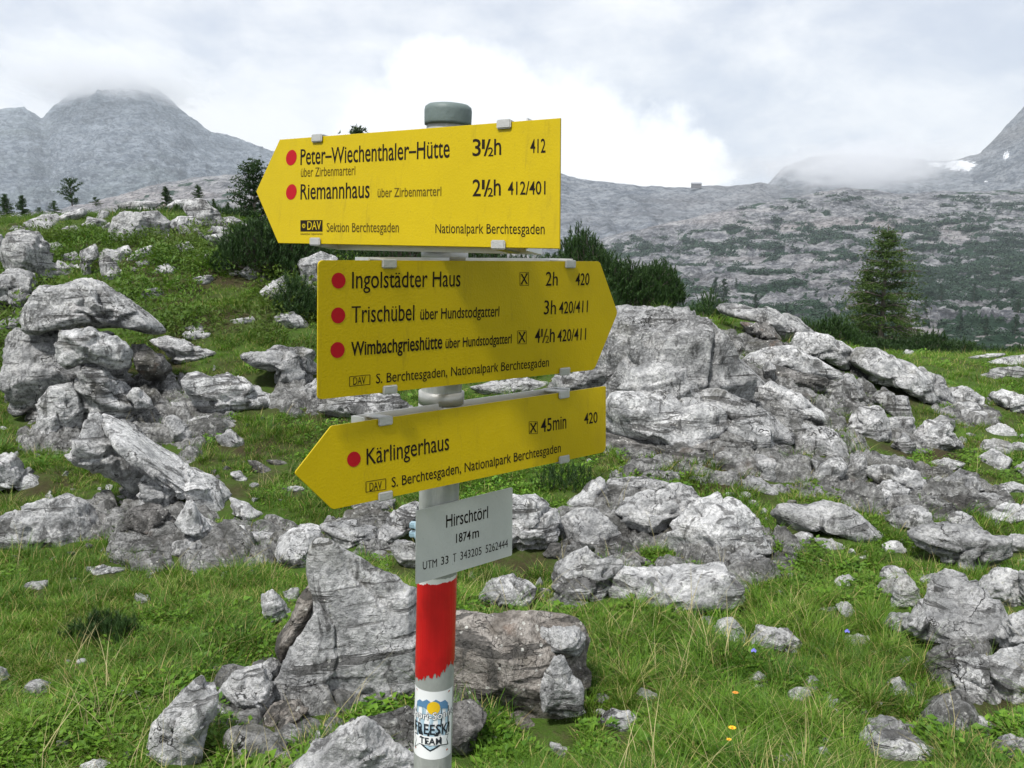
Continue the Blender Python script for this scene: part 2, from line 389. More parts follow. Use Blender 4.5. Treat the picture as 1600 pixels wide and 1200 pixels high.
ridge('rock_ridge', [(-900, 360), (-200, 340), (80, 330), (180, 308), (235, 290), (300, 279), (350, 273), (400, 274), (470, 270), (560, 290), (700, 330), (900, 420)],
      380, 800, -.055, 10, M_mid, 380, 120, .8, 23, .4, 'pale bare rock ridge in front of the cloud capped mountain', lambda X_, Y_, Z_, T, AA: ridged(np.stack([X_ / 60, Y_ / 60, Z_ / 9], -1), 5, 3) * .5 + .1 + .35 * (1 - T), 60)
ridge('distant_ridge', [(-200, 420), (300, 380), (560, 320), (700, 290), (800, 274), (868, 268), (900, 277), (1000, 291), (1085, 294), (1100, 291), (1150, 292), (1190, 286), (1230, 296), (1285, 286), (1330, 300), (1500, 330), (1900, 380)],
      900, 1500, -.06, 16, M_far, 460, 130, .75, 31, .4, 'grey distant ridge line with a small hut on its crest', lambda X_, Y_, Z_, T, AA: ridged(np.stack([X_ / 160, Y_ / 160, Z_ / 14], -1), 5, 3) * .5 - .02 + .25 * (1 - T), 110, fine=.8,
      snowpts=(), gully=10)
ridge('snowy_peak', [(1100, 330), (1190, 300), (1225, 262), (1265, 246), (1330, 240), (1400, 246), (1470, 253), (1505, 247), (1530, 240), (1553, 218), (1580, 188), (1600, 168), (1650, 110), (1720, 70), (1850, 90), (2100, 150), (2500, 280)],
      1050, 1800, -.03, 20, M_far, 420, 150, .9, 37, .5, 'grey rocky peak with patches of old snow behind thin cloud', lambda X_, Y_, Z_, T, AA: ridged(np.stack([X_ / 160, Y_ / 160, Z_ / 14], -1), 8, 3) * .4 + .1, 130, fine=.8, gully=16,
      snowpts=[(1500, 259, 26, 8), (1462, 257, 12, 3.5), (1572, 243, 5, 6), (1540, 285, 4, 2)])
ridge('cloud_capped_mountain', [(-900, 300), (-500, 230), (-200, 200), (-60, 180), (0, 174), (38, 168), (66, 187), (84, 165), (110, 145), (150, 128), (200, 118), (228, 126), (262, 152), (300, 186), (330, 207), (370, 217), (425, 237), (560, 275), (800, 330)],
      900, 2300, -.03, 45, M_left, 560, 260, .85, 53, .5, 'broad grey mountain at the left with its summit in cloud', lambda X_, Y_, Z_, T, AA: ridged(np.stack([X_ / 160, Y_ / 160, Z_ / 20], -1), 12, 3) * .5 + .12 - .2 * T, 190, fine=1.0, gully=26)
# valley floor sheet that runs out to the horizon under everything
vf = mesh_from('valley_floor', [(-6000, -3000, -60), (6000, -3000, -60), (6000, 5000, -60), (-6000, 5000, -60)], [(0, 1, 2, 3)], M_ground)
tag(link('valley_floor', vf), 'valley floor under the slopes', None, None, 'structure')

# ------------------------------------------------------------------ instancing of uncountable growth
def scatter(name, pts, rot, scl, src, label):
    me = bpy.data.meshes.new(name); me.vertices.add(len(pts)); me.vertices.foreach_set('co', np.asarray(pts, np.float32).ravel())
    a = me.attributes.new('rot', 'FLOAT_VECTOR', 'POINT'); a.data.foreach_set('vector', np.asarray(rot, np.float32).ravel())
    b = me.attributes.new('scl', 'FLOAT_VECTOR', 'POINT'); b.data.foreach_set('vector', np.asarray(scl, np.float32).ravel())
    o = link(name, me); tag(o, label, None, None, 'stuff')
    g = bpy.data.node_groups.new(name, 'GeometryNodeTree')
    g.interface.new_socket('Geometry', in_out='INPUT', socket_type='NodeSocketGeometry'); g.interface.new_socket('Geometry', in_out='OUTPUT', socket_type='NodeSocketGeometry')
    N = g.nodes; L = g.links; gi = N.new('NodeGroupInput'); go = N.new('NodeGroupOutput')
    oi = N.new('GeometryNodeObjectInfo'); oi.inputs['Object'].default_value = src; oi.inputs['As Instance'].default_value = True
    ip = N.new('GeometryNodeInstanceOnPoints')
    ra = N.new('GeometryNodeInputNamedAttribute'); ra.data_type = 'FLOAT_VECTOR'; ra.inputs[0].default_value = 'rot'
    sa = N.new('GeometryNodeInputNamedAttribute'); sa.data_type = 'FLOAT_VECTOR'; sa.inputs[0].default_value = 'scl'
    L.new(gi.outputs[0], ip.inputs['Points']); L.new(oi.outputs['Geometry'], ip.inputs['Instance'])
    L.new(ra.outputs[0], ip.inputs['Rotation']); L.new(sa.outputs[0], ip.inputs['Scale']); L.new(ip.outputs[0], go.inputs[0])
    md = o.modifiers.new('scatter', 'NODES'); md.node_group = g
    return o
def source(name, V, Fc, mat, vals):
    me = mesh_from(name, V, Fc, mat, False); fattr(me, 'v', vals)
    return bpy.data.objects.new(name, me)        # not linked: only the instances stand in the scene

def blades(n, R, hmin, hmax, wid, lean, rs, segs=3):
    """tuft of curved tapering blades"""
    V, Fc, vals = [], [], []
    for i in range(n):
        r = R * math.sqrt(rs.random()); th = rs.random() * 6.283; bx, by = r * math.cos(th), r * math.sin(th)
        h = hmin + (hmax - hmin) * rs.random(); ph = th + rs.uniform(-1, 1) if rs.random() < .7 else rs.random() * 6.283
        ln = h * lean * rs.uniform(.3, 1.3); w_ = wid * rs.uniform(.6, 1.2); wx, wy = -math.sin(ph), math.cos(ph)
        b0 = len(V); val = rs.random()
        for s in range(segs + 1):
            f = s / segs; cx = bx + math.cos(ph) * ln * f * f; cy = by + math.sin(ph) * ln * f * f; z = h * (f - .28 * lean * f * f) - .01
            ww = w_ * (1 - f ** 1.5) * .5
            if s == segs: V.append((cx, cy, z))
            else: V += [(cx - wx * ww, cy - wy * ww, z), (cx + wx * ww, cy + wy * ww, z)]
        for s in range(segs - 1):
            q = b0 + 2 * s; Fc += [(q, q + 1, q + 3), (q, q + 3, q + 2)]; vals += [val, val]
        q = b0 + 2 * (segs - 1); Fc.append((q, q + 1, q + 2)); vals.append(val)
    return np.array(V), np.array(Fc), vals
def leaves(n, R, h, size, rs, up=.5, elong=1.8):
    """low herb: small folded leaves at several heights"""
    V, Fc, vals = [], [], []
    for i in range(n):
        r = R * math.sqrt(rs.random()); th = rs.random() * 6.283; c = np.array([r * math.cos(th), r * math.sin(th), h * rs.random() * (1 - .5 * (r / R) ** 2)])
        ph = rs.random() * 6.283; el = rs.uniform(-.2, 1.2) * up; L = size * rs.uniform(.6, 1.3); W = L / elong
        d = np.array([math.cos(ph) * math.cos(el), math.sin(ph) * math.cos(el), math.sin(el)]); s = np.array([-math.sin(ph), math.cos(ph), rs.uniform(-.5, .5)])
        b0 = len(V); val = rs.random()
        V += [c, c + d * L * .45 + s * W * .5 + np.array([0, 0, W * .12]), c + d * L, c + d * L * .45 - s * W * .5 + np.array([0, 0, W * .12])]
        Fc += [(b0, b0 + 1, b0 + 2), (b0, b0 + 2, b0 + 3)]; vals += [val, val]
    return np.array(V), np.array(Fc), vals
rs = random.Random(5)
SRC = {
 'short': [source('grass_tuft', *(lambda q: (q[0], q[1], M_grass, q[2]))(blades(34, .055, .03, .085, .0042, .8, rs))) for _ in range(3)],
 'long': [source('long_grass_tuft', *(lambda q: (q[0], q[1], M_grass, q[2]))(blades(46, .05, .10, .25, .0048, .95, rs, 4))) for _ in range(3)],
 'dark': [source('dark_grass_tuft', *(lambda q: (q[0], q[1], M_grassd, q[2]))(blades(40, .06, .05, .16, .0048, .9, rs))) for _ in range(2)],
 'herb': [source('herb', *(lambda q: (q[0], q[1], M_leaf, q[2]))(leaves(46, .075, .045, .026, rs))) for _ in range(3)],
 'heath': [source('heath_clump', *(lambda q: (q[0], q[1], M_heath, q[2]))(leaves(150, .16, .20, .034, rs, .9, 2.4))) for _ in range(3)],
 'stalk': [source('dry_stalk', *(lambda q: (q[0], q[1], M_dry, q[2]))(blades(5, .05, .16, .34, .0028, .9, rs, 5))) for M_dry in [plain('dry_stalk', (.33, .29, .14), .8)] for _ in range(2)],
}
# ------------------------------------------------------------------ rocks: each outline is measured on the photograph, then given its own distance and thickness
REG = {'1': (0, 300, 3.0), '2': (0, 620, 3.2), '3': (0, 850, 2.4615), '4': (700, 720, 2.5), '5': (900, 460, 2.2857), '6': (1100, 720, 2.5), '7': (380, 780, 2.857), '8': (0, 0, 1.0)}
ICO = {}
def ico(level):
    if level not in ICO:
        bm = bmesh.new(); bmesh.ops.create_icosphere(bm, subdivisions=level, radius=1.0)
        V = np.array([v.co[:] for v in bm.verts]); Fc = np.array([[v.index for v in f.verts] for f in bm.faces]); bm.free(); ICO[level] = (V, Fc)
    return ICO[level]
FOOT = []      # footprints, kept free of grass
def rock(reg, pts, label, t=.5, mat='r', foot=None, dd=0.0, group=None, seed=None, lvl=None, facet=1.0, D=None, crack=1.0, rough=1.0, grow=1.07):
    rx, ry, rsx = REG[reg]
    if reg == '6': grow = max(grow, 1.15)
    P = np.array([(rx + x / rsx, ry + y / rsx) for x, y in pts], float)
    # area centroid
    x0, y0 = P[:, 0], P[:, 1]; x1, y1 = np.roll(x0, -1), np.roll(y0, -1); cr = x0 * y1 - x1 * y0; Aa = cr.sum() / 2
    cx, cy = ((x0 + x1) * cr).sum() / (6 * Aa), ((y0 + y1) * cr).sum() / (6 * Aa)
    wpx, hpx = np.ptp(P[:, 0]), np.ptp(P[:, 1])
    fy = foot if foot else P[:, 1].max() - 3
    Df = (D if D else hit(cx, fy)) + dd
    size = min(wpx, hpx * 1.25) / F * Df
    T = max(size * t, .02); Dc = Df + T * .75
    C = at(cx, cy, Dc); az = math.atan2(C[0], C[1])
    right = np.array([math.cos(az), -math.sin(az), 0]); fwd = np.array([math.sin(az), math.cos(az), 0])
    # outline in the rock's own upright plane
    Q = []
    nrm = fwd
    for (px, py) in P:
        r = ray(px, py); k = nrm @ (C - np.array([0, 0, CZ])) / (nrm @ r); W = np.array([0, 0, CZ]) + r * k - C
        Q.append((W @ right, W[2]))
    Q = np.array(Q); nth = 360; th = np.linspace(-math.pi, math.pi, nth, endpoint=False); Rr = np.zeros(nth)
    dirs = np.stack([np.cos(th), np.sin(th)], 1)
    for i in range(len(Q)):
        a, b = Q[i], Q[(i + 1) % len(Q)]; e = b - a
        den = dirs[:, 0] * e[1] - dirs[:, 1] * e[0]; den = np.where(np.abs(den) < 1e-9, 1e-9, den)
        tt = (a[0] * e[1] - a[1] * e[0]) / den; uu = (a[0] * dirs[:, 1] - a[1] * dirs[:, 0]) / den
        ok = (tt > 0) & (uu >= -1e-6) & (uu <= 1 + 1e-6); Rr = np.where(ok & (tt > Rr), tt, Rr)
    Rr = np.maximum(Rr, .15 * Rr.max())
    Rr *= grow
    kk = np.array([.1, .2, .4, .2, .1]); Rr = sum(kk[j] * np.roll(Rr, (j - 2) * 2) for j in range(5))
    sp = max(wpx, hpx)
    if lvl is None: lvl = 6 if sp > 190 else 5 if sp > 62 else 4 if sp > 24 else 3
    V0, Fc = ico(lvl); p = V0.copy()
    sd = seed if seed is not None else int(abs(cx * 7.3 + cy * 13.1)) % 9973
    rg = np.random.RandomState(sd)
    # split planes: chiselled facets, strongest on the faces towards and away from the viewer
    for j in range(int(30 * facet) if lvl > 3 else 9):
        n = rg.normal(size=3); n /= np.linalg.norm(n)
        if rg.rand() < .6 and n[1] > 0: n[1] *= -1
        inpl = n[0] ** 2 + n[2] ** 2; h = rg.uniform(.50, .82) + .24 * inpl ** 2
        o = np.maximum(p @ n - min(h, .97), 0); p = p - o[:, None] * n * .92
    rho = np.sqrt(p[:, 0] ** 2 + p[:, 2] ** 2); ang = np.arctan2(p[:, 2], p[:, 0])
    idx = (ang + math.pi) / (2 * math.pi) * nth; i0 = np.floor(idx).astype(int) % nth; f = idx - np.floor(idx)
    R = Rr[i0] * (1 - f) + Rr[(i0 + 1) % nth] * f
    # loose silhouette fit: normalise in-plane radius per direction
    bins = np.zeros(72); bi = ((ang + math.pi) / (2 * math.pi) * 72).astype(int) % 72; np.maximum.at(bins, bi, rho)
    bins = np.where(bins < .3, 1, bins); bs = (np.roll(bins, 1) + bins + np.roll(bins, -1)) / 3
    rho = np.minimum(rho / bs[bi], 1.03) if lvl > 3 else rho
    L = np.stack([rho * np.cos(ang) * R, p[:, 1] * T, rho * np.sin(ang) * R], 1)
    nrm_ = V0 / np.array([max(Q[:, 0].max(), .01), T, max(Q[:, 1].max(), .01)]); nrm_ /= np.linalg.norm(nrm_, axis=1)[:, None]
    off = rg.uniform(-50, 50, 3); s = size
    q = L / s + off
    disp = s * (.055 * fbm(q * 1.6, sd, 3) + .040 * (ridged(q * np.array([2.2, 2.2, 3.4]), sd + 5, 4, .6) - .35))
    bd = np.array([rg.uniform(-.35, .35), rg.uniform(-.5, .1), 1.0]); bd /= np.linalg.norm(bd)
    bb = (q @ bd) * rg.uniform(2.6, 4.2) + .55 * fbm(q * 1.3, sd + 41, 3); fr = bb - np.floor(bb)
    disp += s * .075 * (np.where(fr < .88, fr / .88, (1 - fr) / .12) ** 1.6 - .35) * np.clip(.6 + 1.4 * fbm(q * 1.1, sd + 42, 2), 0, 1)      # bedding ledges
    if lvl >= 4:
        # runnels and pits of dissolved limestone
        disp += s * .030 * np.minimum(fbm(q * np.array([6, 6, 3.0]), sd + 9, 3, .6), 0) * 2
    if lvl >= 5:
        wq = q + .22 * np.stack([vnoise(q * 2.5, sd + 1), vnoise(q * 2.5, sd + 2), vnoise(q * 2.5, sd + 3)], 1)
        ns = 6 if lvl == 5 else 9
        S = rg.uniform(-1, 1, (ns, 3)) * np.array([np.abs(L[:, 0]).max(), T, np.abs(L[:, 2]).max()]) / s + off
        dist = np.linalg.norm((wq[:, None] - S[None]) * np.array([1, .8, 1.35]), axis=2); ds = np.sort(dist, axis=1); e = ds[:, 1] - ds[:, 0]
        gate = np.clip(fbm(q * .9, sd + 21, 2) * 4 + .8, 0, 1)
        disp -= crack * gate * s * .11 * np.exp(-(e / .04) ** 2)
        disp += crack * s * .04 * (rg.rand(ns)[np.argmin(dist, 1)] - .5) * np.clip(e / .05, 0, 1)     # blocks stand proud of each other
        disp += s * .012 * (ridged(q * 14, sd + 31, 3, .6) - .3)
    disp = np.clip(disp * rough, -.20 * s, .12 * s)
    L = L + nrm_ * disp[:, None]
    base = np.array([C[0], C[1], float(gz(C[0], C[1]))]); org = C - base
    W = org + L[:, :1] * right + L[:, 1:2] * fwd + L[:, 2:3] * np.array([0, 0, 1.0])
    big = sp > 95; name = 'boulder' if big else 'rock' if sp > 30 else 'stone'
    cat = 'boulder' if big else 'rock' if sp > 30 else 'stone'
    o = link(name, mesh_from(name, W, Fc, {'r': M_rock, 'd': M_rockd, 'p': M_rockp, 'b': M_rust}[mat]), None, tuple(base))
    tag(o, label, cat, group)
    FOOT.append((C[0], C[1], az, (Q[:, 0].max() - Q[:, 0].min()) / 2, T, (Q[:, 0].max() + Q[:, 0].min()) / 2, base[2] + org[2] + Q[:, 1].max()))
    return o

R_ = rock
def R1(*a, **k):
    return rock(a[0], a[1], a[2], t=(a[3] if len(a) > 3 else .6), mat=(a[4] if len(a) > 4 else 'r'), grow=1.38, rough=.8, **k)
def R5(*a, **k):
    k.setdefault('grow', 1.13); k['t'] = (a[3] if len(a) > 3 else k.get('t', .5)) * 1.15
    return rock(a[0], a[1], a[2], mat=(a[4] if len(a) > 4 else 'r'), **k)
# --- left: the great split boulder and its neighbours
R_('1', [(115,600),(150,520),(200,450),(280,422),(400,412),(480,440),(560,490),(640,540),(720,600),(770,655),(700,670),(560,622),(400,622),(250,640),(160,655)], 'smooth domed cap block resting on top of the great split boulder at the left', .75, foot=682, dd=.25, facet=.7)
R_('1', [(20,730),(60,660),(110,640),(250,640),(400,650),(520,660),(600,720),(620,800),(640,880),(700,950),(740,1030),(600,1100),(440,1100),(350,1180),(80,1175),(70,1050),(30,900)], 'great upright boulder at the left with a domed cap block on it', .55, foot=690, dd=.3)
R_('1', [(270,700),(300,655),(420,650),(560,680),(610,740),(600,800),(520,825),(420,795),(300,830),(265,780)], 'square jutting block just under the cap of the great split boulder', .6, foot=688, dd=.02)
R_('1', [(170,1100),(185,980),(240,920),(330,900),(370,960),(380,1060),(340,1180),(160,1190)], 'upright rounded rib at the foot of the great split boulder', .5, foot=696, dd=.02)
R_('1', [(370,880),(430,830),(520,860),(600,920),(680,1000),(640,1090),(480,1085),(400,1130),(390,980)], 'leaning flat rib at the right foot of the great split boulder', .5, foot=690, dd=.08, crack=.5)
R_('1', [(620,720),(680,720),(760,770),(800,830),(760,880),(690,880),(640,830)], 'dark broken rock wedged right of the great split boulder', .6, 'd', foot=640)
R_('1', [(590,960),(640,915),(700,960),(720,1010),(640,1015)], 'small pale rock on the right shoulder of the great split boulder', .6, foot=676)
R_('1', [(690,695),(790,685),(880,705),(960,735),(1030,760),(1000,800),(880,825),(830,820),(790,760)], 'pale flat slab just right of the domed cap block', .6, 'p')
R_('1', [(1120,770),(1160,745),(1250,745),(1330,715),(1400,712),(1480,740),(1500,830),(1430,920),(1390,960),(1350,960),(1300,910),(1280,840),(1200,820)], 'pale boulder touching the left end of the middle yellow sign in view', .6)
R_('1', [(830,880),(900,855),(950,850),(1000,870),(1080,860),(1160,900),(1240,950),(1340,980),(1380,1000),(1300,1040),(1150,1050),(1010,1040),(930,1020),(900,960)], 'long pale slab left of the post below the grassy slope', .7, 'p', dd=-.1)
R_('1', [(1380,980),(1430,910),(1490,880),(1540,900),(1560,960),(1520,1015),(1420,1010)], 'grey rock half hidden behind the lower left corner of the middle sign', .6)
R_('1', [(805,985),(860,985),(925,1040),(870,1062),(810,1030)], 'small wedge rock touching the left end of the long pale slab', .6)
R_('1', [(870,1070),(1000,1040),(1012,1100),(930,1108)], 'small flat topped block lying below the long pale slab', .7)
R_('1', [(780,1060),(820,1050),(880,1090),(910,1150),(900,1200),(830,1175),(780,1100)], 'upright grey rock leaning beside the flat topped block', .6)
R_('1', [(1030,1080),(1070,1060),(1105,1090),(1080,1120),(1040,1112)], 'small rounded stone right of the flat topped block', .7)
R_('1', [(1010,1150),(1080,1120),(1140,1160),(1155,1205),(1060,1218)], 'broken grey rock below the small rounded stone', .6)
R_('2', [(1240,320),(1290,330),(1360,370),(1345,400),(1270,380)], 'brownish stone in the scree left of the lowest yellow sign', .6, 'd')
R_('2', [(1330,320),(1400,315),(1470,350),(1440,365),(1370,345)], 'thin brown stone nearest the tip of the lowest yellow sign', .6, 'd')
R_('2', [(1150,385),(1200,378),(1235,410),(1215,440),(1170,415)], 'small mossy stone standing in grass left of the lowest sign', .6)
R_('2', [(1410,460),(1480,445),(1525,460),(1500,490),(1440,480)], 'low pale stone in grass under the tip of the lowest sign', .6, 'p')
R_('2', [(520,150),(560,140),(640,185),(740,260),(860,335),(960,370),(1060,425),(1140,490),(1190,560),(1240,610),(1230,670),(1130,680),(1040,620),(960,540),(880,450),(780,385),(690,330),(600,270),(530,210)], 'long smooth limb of limestone running down to the right below the great boulder', .62, 'p', foot=822, facet=.5, crack=.4)
R_('2', [(345,290),(370,230),(410,170),(460,120),(510,125),(560,190),(620,260),(690,330),(750,385),(710,450),(690,500),(600,440),(500,390),(400,355)], 'smooth pale lobe beside the upper end of the long limestone limb', .5, 'p', foot=800, dd=.0, facet=.6, crack=.5)
R_('2', [(700,430),(740,395),(830,400),(910,440),(880,520),(820,560),(740,557),(695,530)], 'pale flat faced block set in the side of the long limestone limb', .55, 'p', foot=803, dd=-.12)
R_('2', [(550,140),(600,115),(680,150),(740,210),(840,270),(895,320),(880,342),(800,320),(700,240),(620,180)], 'slim pale ridge of rock behind the long limestone limb', .6, foot=738)
R_('2', [(1150,510),(1230,540),(1305,580),(1300,620),(1240,645),(1170,580)], 'pale nose of rock at the lower right end of the long limb', .6, 'p', foot=820)
R_('2', [(885,630),(960,515),(1000,600),(1060,650),(1150,780),(1080,795),(1000,740),(940,700)], 'sharp pointed pale shard standing below the long limb', .5, 'p', dd=-.05)
R_('2', [(1000,605),(1080,650),(1150,690),(1210,750),(1150,785),(1080,720)], 'pale sliver of rock right of the pointed shard', .6, 'p')
R_('2', [(630,610),(680,570),(770,545),(850,580),(890,640),(890,710),(820,735),(720,745),(650,700)], 'dark pitted rock between the round left boulder and the pointed shard', .6, 'd')
R_('2', [(820,790),(880,720),(960,715),(1030,708),(1075,790),(1040,830),(920,830)], 'low pale rock in the grass in front of the pointed shard', .6, 'p')
R_('2', [(1240,680),(1370,680),(1400,700),(1370,755),(1270,765)], 'flat pale rock left of the round dome in the middle foreground', .7, 'p')
R_('2', [(1180,660),(1220,650),(1265,730),(1230,758),(1190,720)], 'narrow upright stone at the end of the long limb', .7)
R_('2', [(1310,620),(1360,615),(1390,650),(1370,675),(1315,670)], 'small brown grey stone above the flat pale rock', .7, 'd')
R_('2', [(0,640),(40,590),(130,545),(230,515),(330,515),(420,545),(480,600),(525,670),(520,740),(400,780),(200,790),(20,765),(-60,720)], 'rounded grey boulder with a dark sideways crack at the left edge', .7, facet=.6)
R_('2', [(-80,330),(0,300),(70,298),(130,350),(200,420),(260,505),(200,512),(100,475),(-80,430)], 'pale sloping boulder cut by the left edge above the rounded boulder', .6, 'p')
R_('2', [(1370,790),(1390,730),(1450,680),(1540,660),(1600,680),(1580,760),(1540,850),(1430,860)], 'smooth round dome of rock behind the top of the big foreground boulder', .8, 'p', facet=.4, crack=.2)
R_('3', [(330,90),(390,85),(500,98),(440,115),(370,137),(340,125)], 'flat pale stone in the grass below the dark pitted rock', .8, 'p')
R_('3', [(95,165),(120,145),(188,142),(180,165),(110,192)], 'lone small pale stone in the grass at the left above the dark pine shrub', .8, 'p')
R_('3', [(-30,470),(20,485),(50,530),(20,548),(-30,545)], 'small stone cut by the left edge of the picture in the lower grass', .8)
R_('3', [(520,195),(570,205),(600,225),(560,245),(520,230)], 'pale stone peeping out right of the dark pine shrub', .7, 'p')
# --- foreground
R_('7', [(300,210),(330,172),(400,190),(480,240),(600,300),(700,350),(800,420),(860,560),(870,760),(840,930),(720,960),(580,885),(450,915),(340,925),(240,925),(150,915),(135,870),(180,780),(250,640),(320,505),(325,430),(285,330)], 'very large sloping grey boulder directly behind the post at the bottom', .34, foot=1120, seed=77, facet=.5, rough=.5, grow=1.03, mat='p')  # paler stone puts the light on the upward slope into the colour
R_('7', [(150,640),(200,580),(240,450),(290,390),(345,380),(330,440),(290,540),(230,640),(170,735),(150,700)], 'narrow rust stained slab along the left edge of the very large boulder', .6, 'b', foot=1100, dd=.03, rough=.6)
R_('7', [(130,890),(200,720),(330,515),(385,570),(415,700),(390,850),(320,930),(230,922)], 'raised triangular block on the left face of the very large boulder', .30, 'p', foot=1112, dd=.03, crack=.5, facet=.4, rough=.45, grow=1.14)
R_('7', [(70,1000),(130,930),(200,905),(300,925),(240,1020),(120,1045)], 'rust flecked block under the left corner of the very large boulder', .6, 'b', foot=1148)
R_('7', [(80,740),(130,715),(160,740),(150,790),(90,790)], 'little knob stone perched between the left block and the very large boulder', .8, foot=1100)
R_('3', [(845,580),(900,500),(960,480),(1010,480),(1050,540),(1040,610),(990,688),(930,655),(860,608)], 'pale angular block leaning on the left of the very large boulder', .7, 'p', foot=1130)
R_('3', [(575,800),(590,720),(630,650),(700,590),(780,530),(830,600),(820,660),(780,760),(770,840),(700,890),(580,890)], 'upright pale block standing in the grass at the bottom left of the very large boulder', .6, 'p')
R_('7', [(220,1200),(330,1110),(440,1040),(540,1000),(600,1030),(660,1090),(760,1160),(800,1300),(500,1340),(180,1300)], 'pale pointed boulder rising from the bottom edge left of the post', .45, 'p', D=2.35, facet=.7)
R_('3', [(990,840),(1070,790),(1112,800),(1080,850),(1010,872)], 'mossy low stone in the hollow under the very large boulder', .8)
R_('3', [(310,855),(360,825),(440,850),(440,900),(310,900)], 'pale stone at the bottom edge in the left grass', .8, 'p')
R_('3', [(220,770),(260,765),(300,790),(310,830),(250,840),(225,810)], 'dark little stone under the dry grass above the bottom left edge', .7, 'd')
R_('7', [(80,440),(130,400),(180,470),(218,520),(160,585),(90,560)], 'grey stone in dry grass left of the rust stained slab', .7)
R_('7', [(180,420),(215,395),(250,400),(240,460),(200,480)], 'small grey stone between the dry grass and the rust stained slab', .7)
R_('7', [(345,130),(420,110),(500,110),(590,130),(605,175),(560,212),(480,240),(400,175)], 'low pale rock behind the peak of the very large boulder', .7)
R_('7', [(540,190),(600,185),(640,110),(700,60),(760,30),(800,60),(780,120),(720,160),(650,230),(560,245)], 'crooked rock behind the post at the height of the white plaque', .6)
R_('7', [(660,230),(700,190),(760,205),(810,260),(810,330),(720,305),(680,262)], 'small block behind the post under the crooked rock', .6)
R_('7', [(480,30),(560,10),(680,0),(670,62),(600,82),(520,87)], 'flat stone just under the tip half of the lowest yellow sign', .7)
R_('8', [(494,640),(520,618),(560,610),(620,618),(650,640),(660,665),(600,668),(540,655)], 'pale boulder between the middle and the lowest yellow sign left of the post', .6, 'p')
R_('8', [(730,605),(780,596),(820,592),(860,598),(840,615),(770,620)], 'pale flat rock between the two lower signs just right of the post', .7, 'p')
# --- right of the post
R_('4', [(-70,640),(60,610),(120,622),(220,630),(330,615),(440,640),(500,650),(535,700),(525,780),(535,880),(530,990),(480,1045),(380,1045),(250,1005),(200,1015),(100,960),(-70,960)], 'dark blocky boulder with lichen spots right of the post at the bottom', .42, 'b', seed=33, rough=.5, crack=.6, facet=.7)
R_('4', [(360,880),(400,800),(440,755),(490,850),(520,890),(530,980),(460,995),(370,965)], 'raised pale nose on the right end of the dark blocky boulder', .45, foot=1130, dd=-.08)
R_('4', [(360,640),(440,642),(500,655),(532,705),(520,770),(430,750),(365,760)], 'rounded upper right corner block of the dark blocky boulder', .6, foot=1125, dd=.02)
R_('4', [(240,1012),(280,990),(340,1030),(405,1060),(390,1090),(310,1090),(250,1052)], 'reddish flat stone below the dark blocky boulder', .7, 'b')
R_('4', [(-20,970),(60,950),(150,1000),(110,1060),(95,1180),(0,1190),(-60,1080)], 'lichen covered rock beside the sticker on the post', .6, 'd')
R_('4', [(600,1010),(640,985),(700,985),(755,1020),(740,1062),(650,1068),(605,1040)], 'small rounded pale rock in the grass right of the dark blocky boulder', .8, 'p')
R_('4', [(560,985),(600,975),(640,990),(610,1010),(570,1005)], 'flat stone touching the small rounded pale rock', .7)
R_('4', [(400,1110),(440,1115),(495,1165),(470,1175),(410,1140)], 'thin stone in the grass under the dark blocky boulder', .7)
R_('4', [(120,545),(170,475),(250,468),(347,500),(300,562),(240,595),(160,585)], 'pale wedge rock in grass just above the dark blocky boulder', .7, 'p')
R_('4', [(190,140),(250,135),(330,150),(400,190),(425,240),(400,330),(330,395),(200,385),(160,300)], 'pale broken boulder right behind the white plaque', .6)
R_('4', [(430,250),(480,210),(550,200),(600,215),(650,260),(680,320),(640,372),(560,372),(470,385),(440,320)], 'rounded grooved boulder second right of the white plaque', .65)
R_('4', [(460,175),(500,145),(540,120),(590,65),(615,80),(612,185),(560,205),(500,192)], 'pointed pale rock standing above the grooved boulder', .6, 'p', foot=800)
R_('4', [(625,80),(750,72),(860,90),(855,115),(740,142),(660,162),(630,150)], 'pale flat slab on top behind the rounded boulder pile in the middle', .8, 'p', foot=788)
R_('4', [(650,190),(700,160),(800,120),(900,105),(970,140),(985,175),(930,210),(890,200),(875,250),(880,300),(820,332),(760,292),(700,240)], 'smooth pale boulder with an arched top in the middle pile', .7, 'p', foot=858, facet=.6)
R_('4', [(875,260),(960,185),(1050,150),(1130,180),(1190,220),(1230,290),(1258,355),(1200,345),(1130,340),(1060,395),(960,440),(880,430),(868,340)], 'widest pale boulder of the middle pile, sloping down to the right', .6, 'p', foot=885)
R_('4', [(410,500),(430,420),(480,390),(550,362),(640,380),(668,420),(640,460),(622,520),(600,565),(500,565),(420,525)], 'dark faced square boulder left of the long dumbbell shaped boulder', .6)
R_('4', [(615,490),(640,440),(700,415),(790,420),(840,440),(940,440),(1040,430),(1080,410),(1100,450),(1140,480),(1142,560),(1080,550),(980,565),(860,610),(760,602),(660,575),(628,530)], 'long pale dumbbell shaped boulder lying in the grass', .75, 'p', facet=.5, seed=12)
R_('4', [(1090,350),(1160,340),(1212,360),(1240,400),(1190,465),(1120,445),(1080,400)], 'cracked rock below the right end of the widest pale boulder', .7)
R_('4', [(680,340),(710,300),(760,310),(742,348)], 'small stone between the grooved boulder and the arched boulder', .7)
R_('4', [(660,372),(720,360),(800,390),(790,418),(690,412)], 'low dark rock behind the dumbbell boulder', .7, 'd')
R_('4', [(370,370),(400,330),(440,330),(450,380),(410,400)], 'dark stone low between the plaque boulder and the square boulder', .7, 'd')
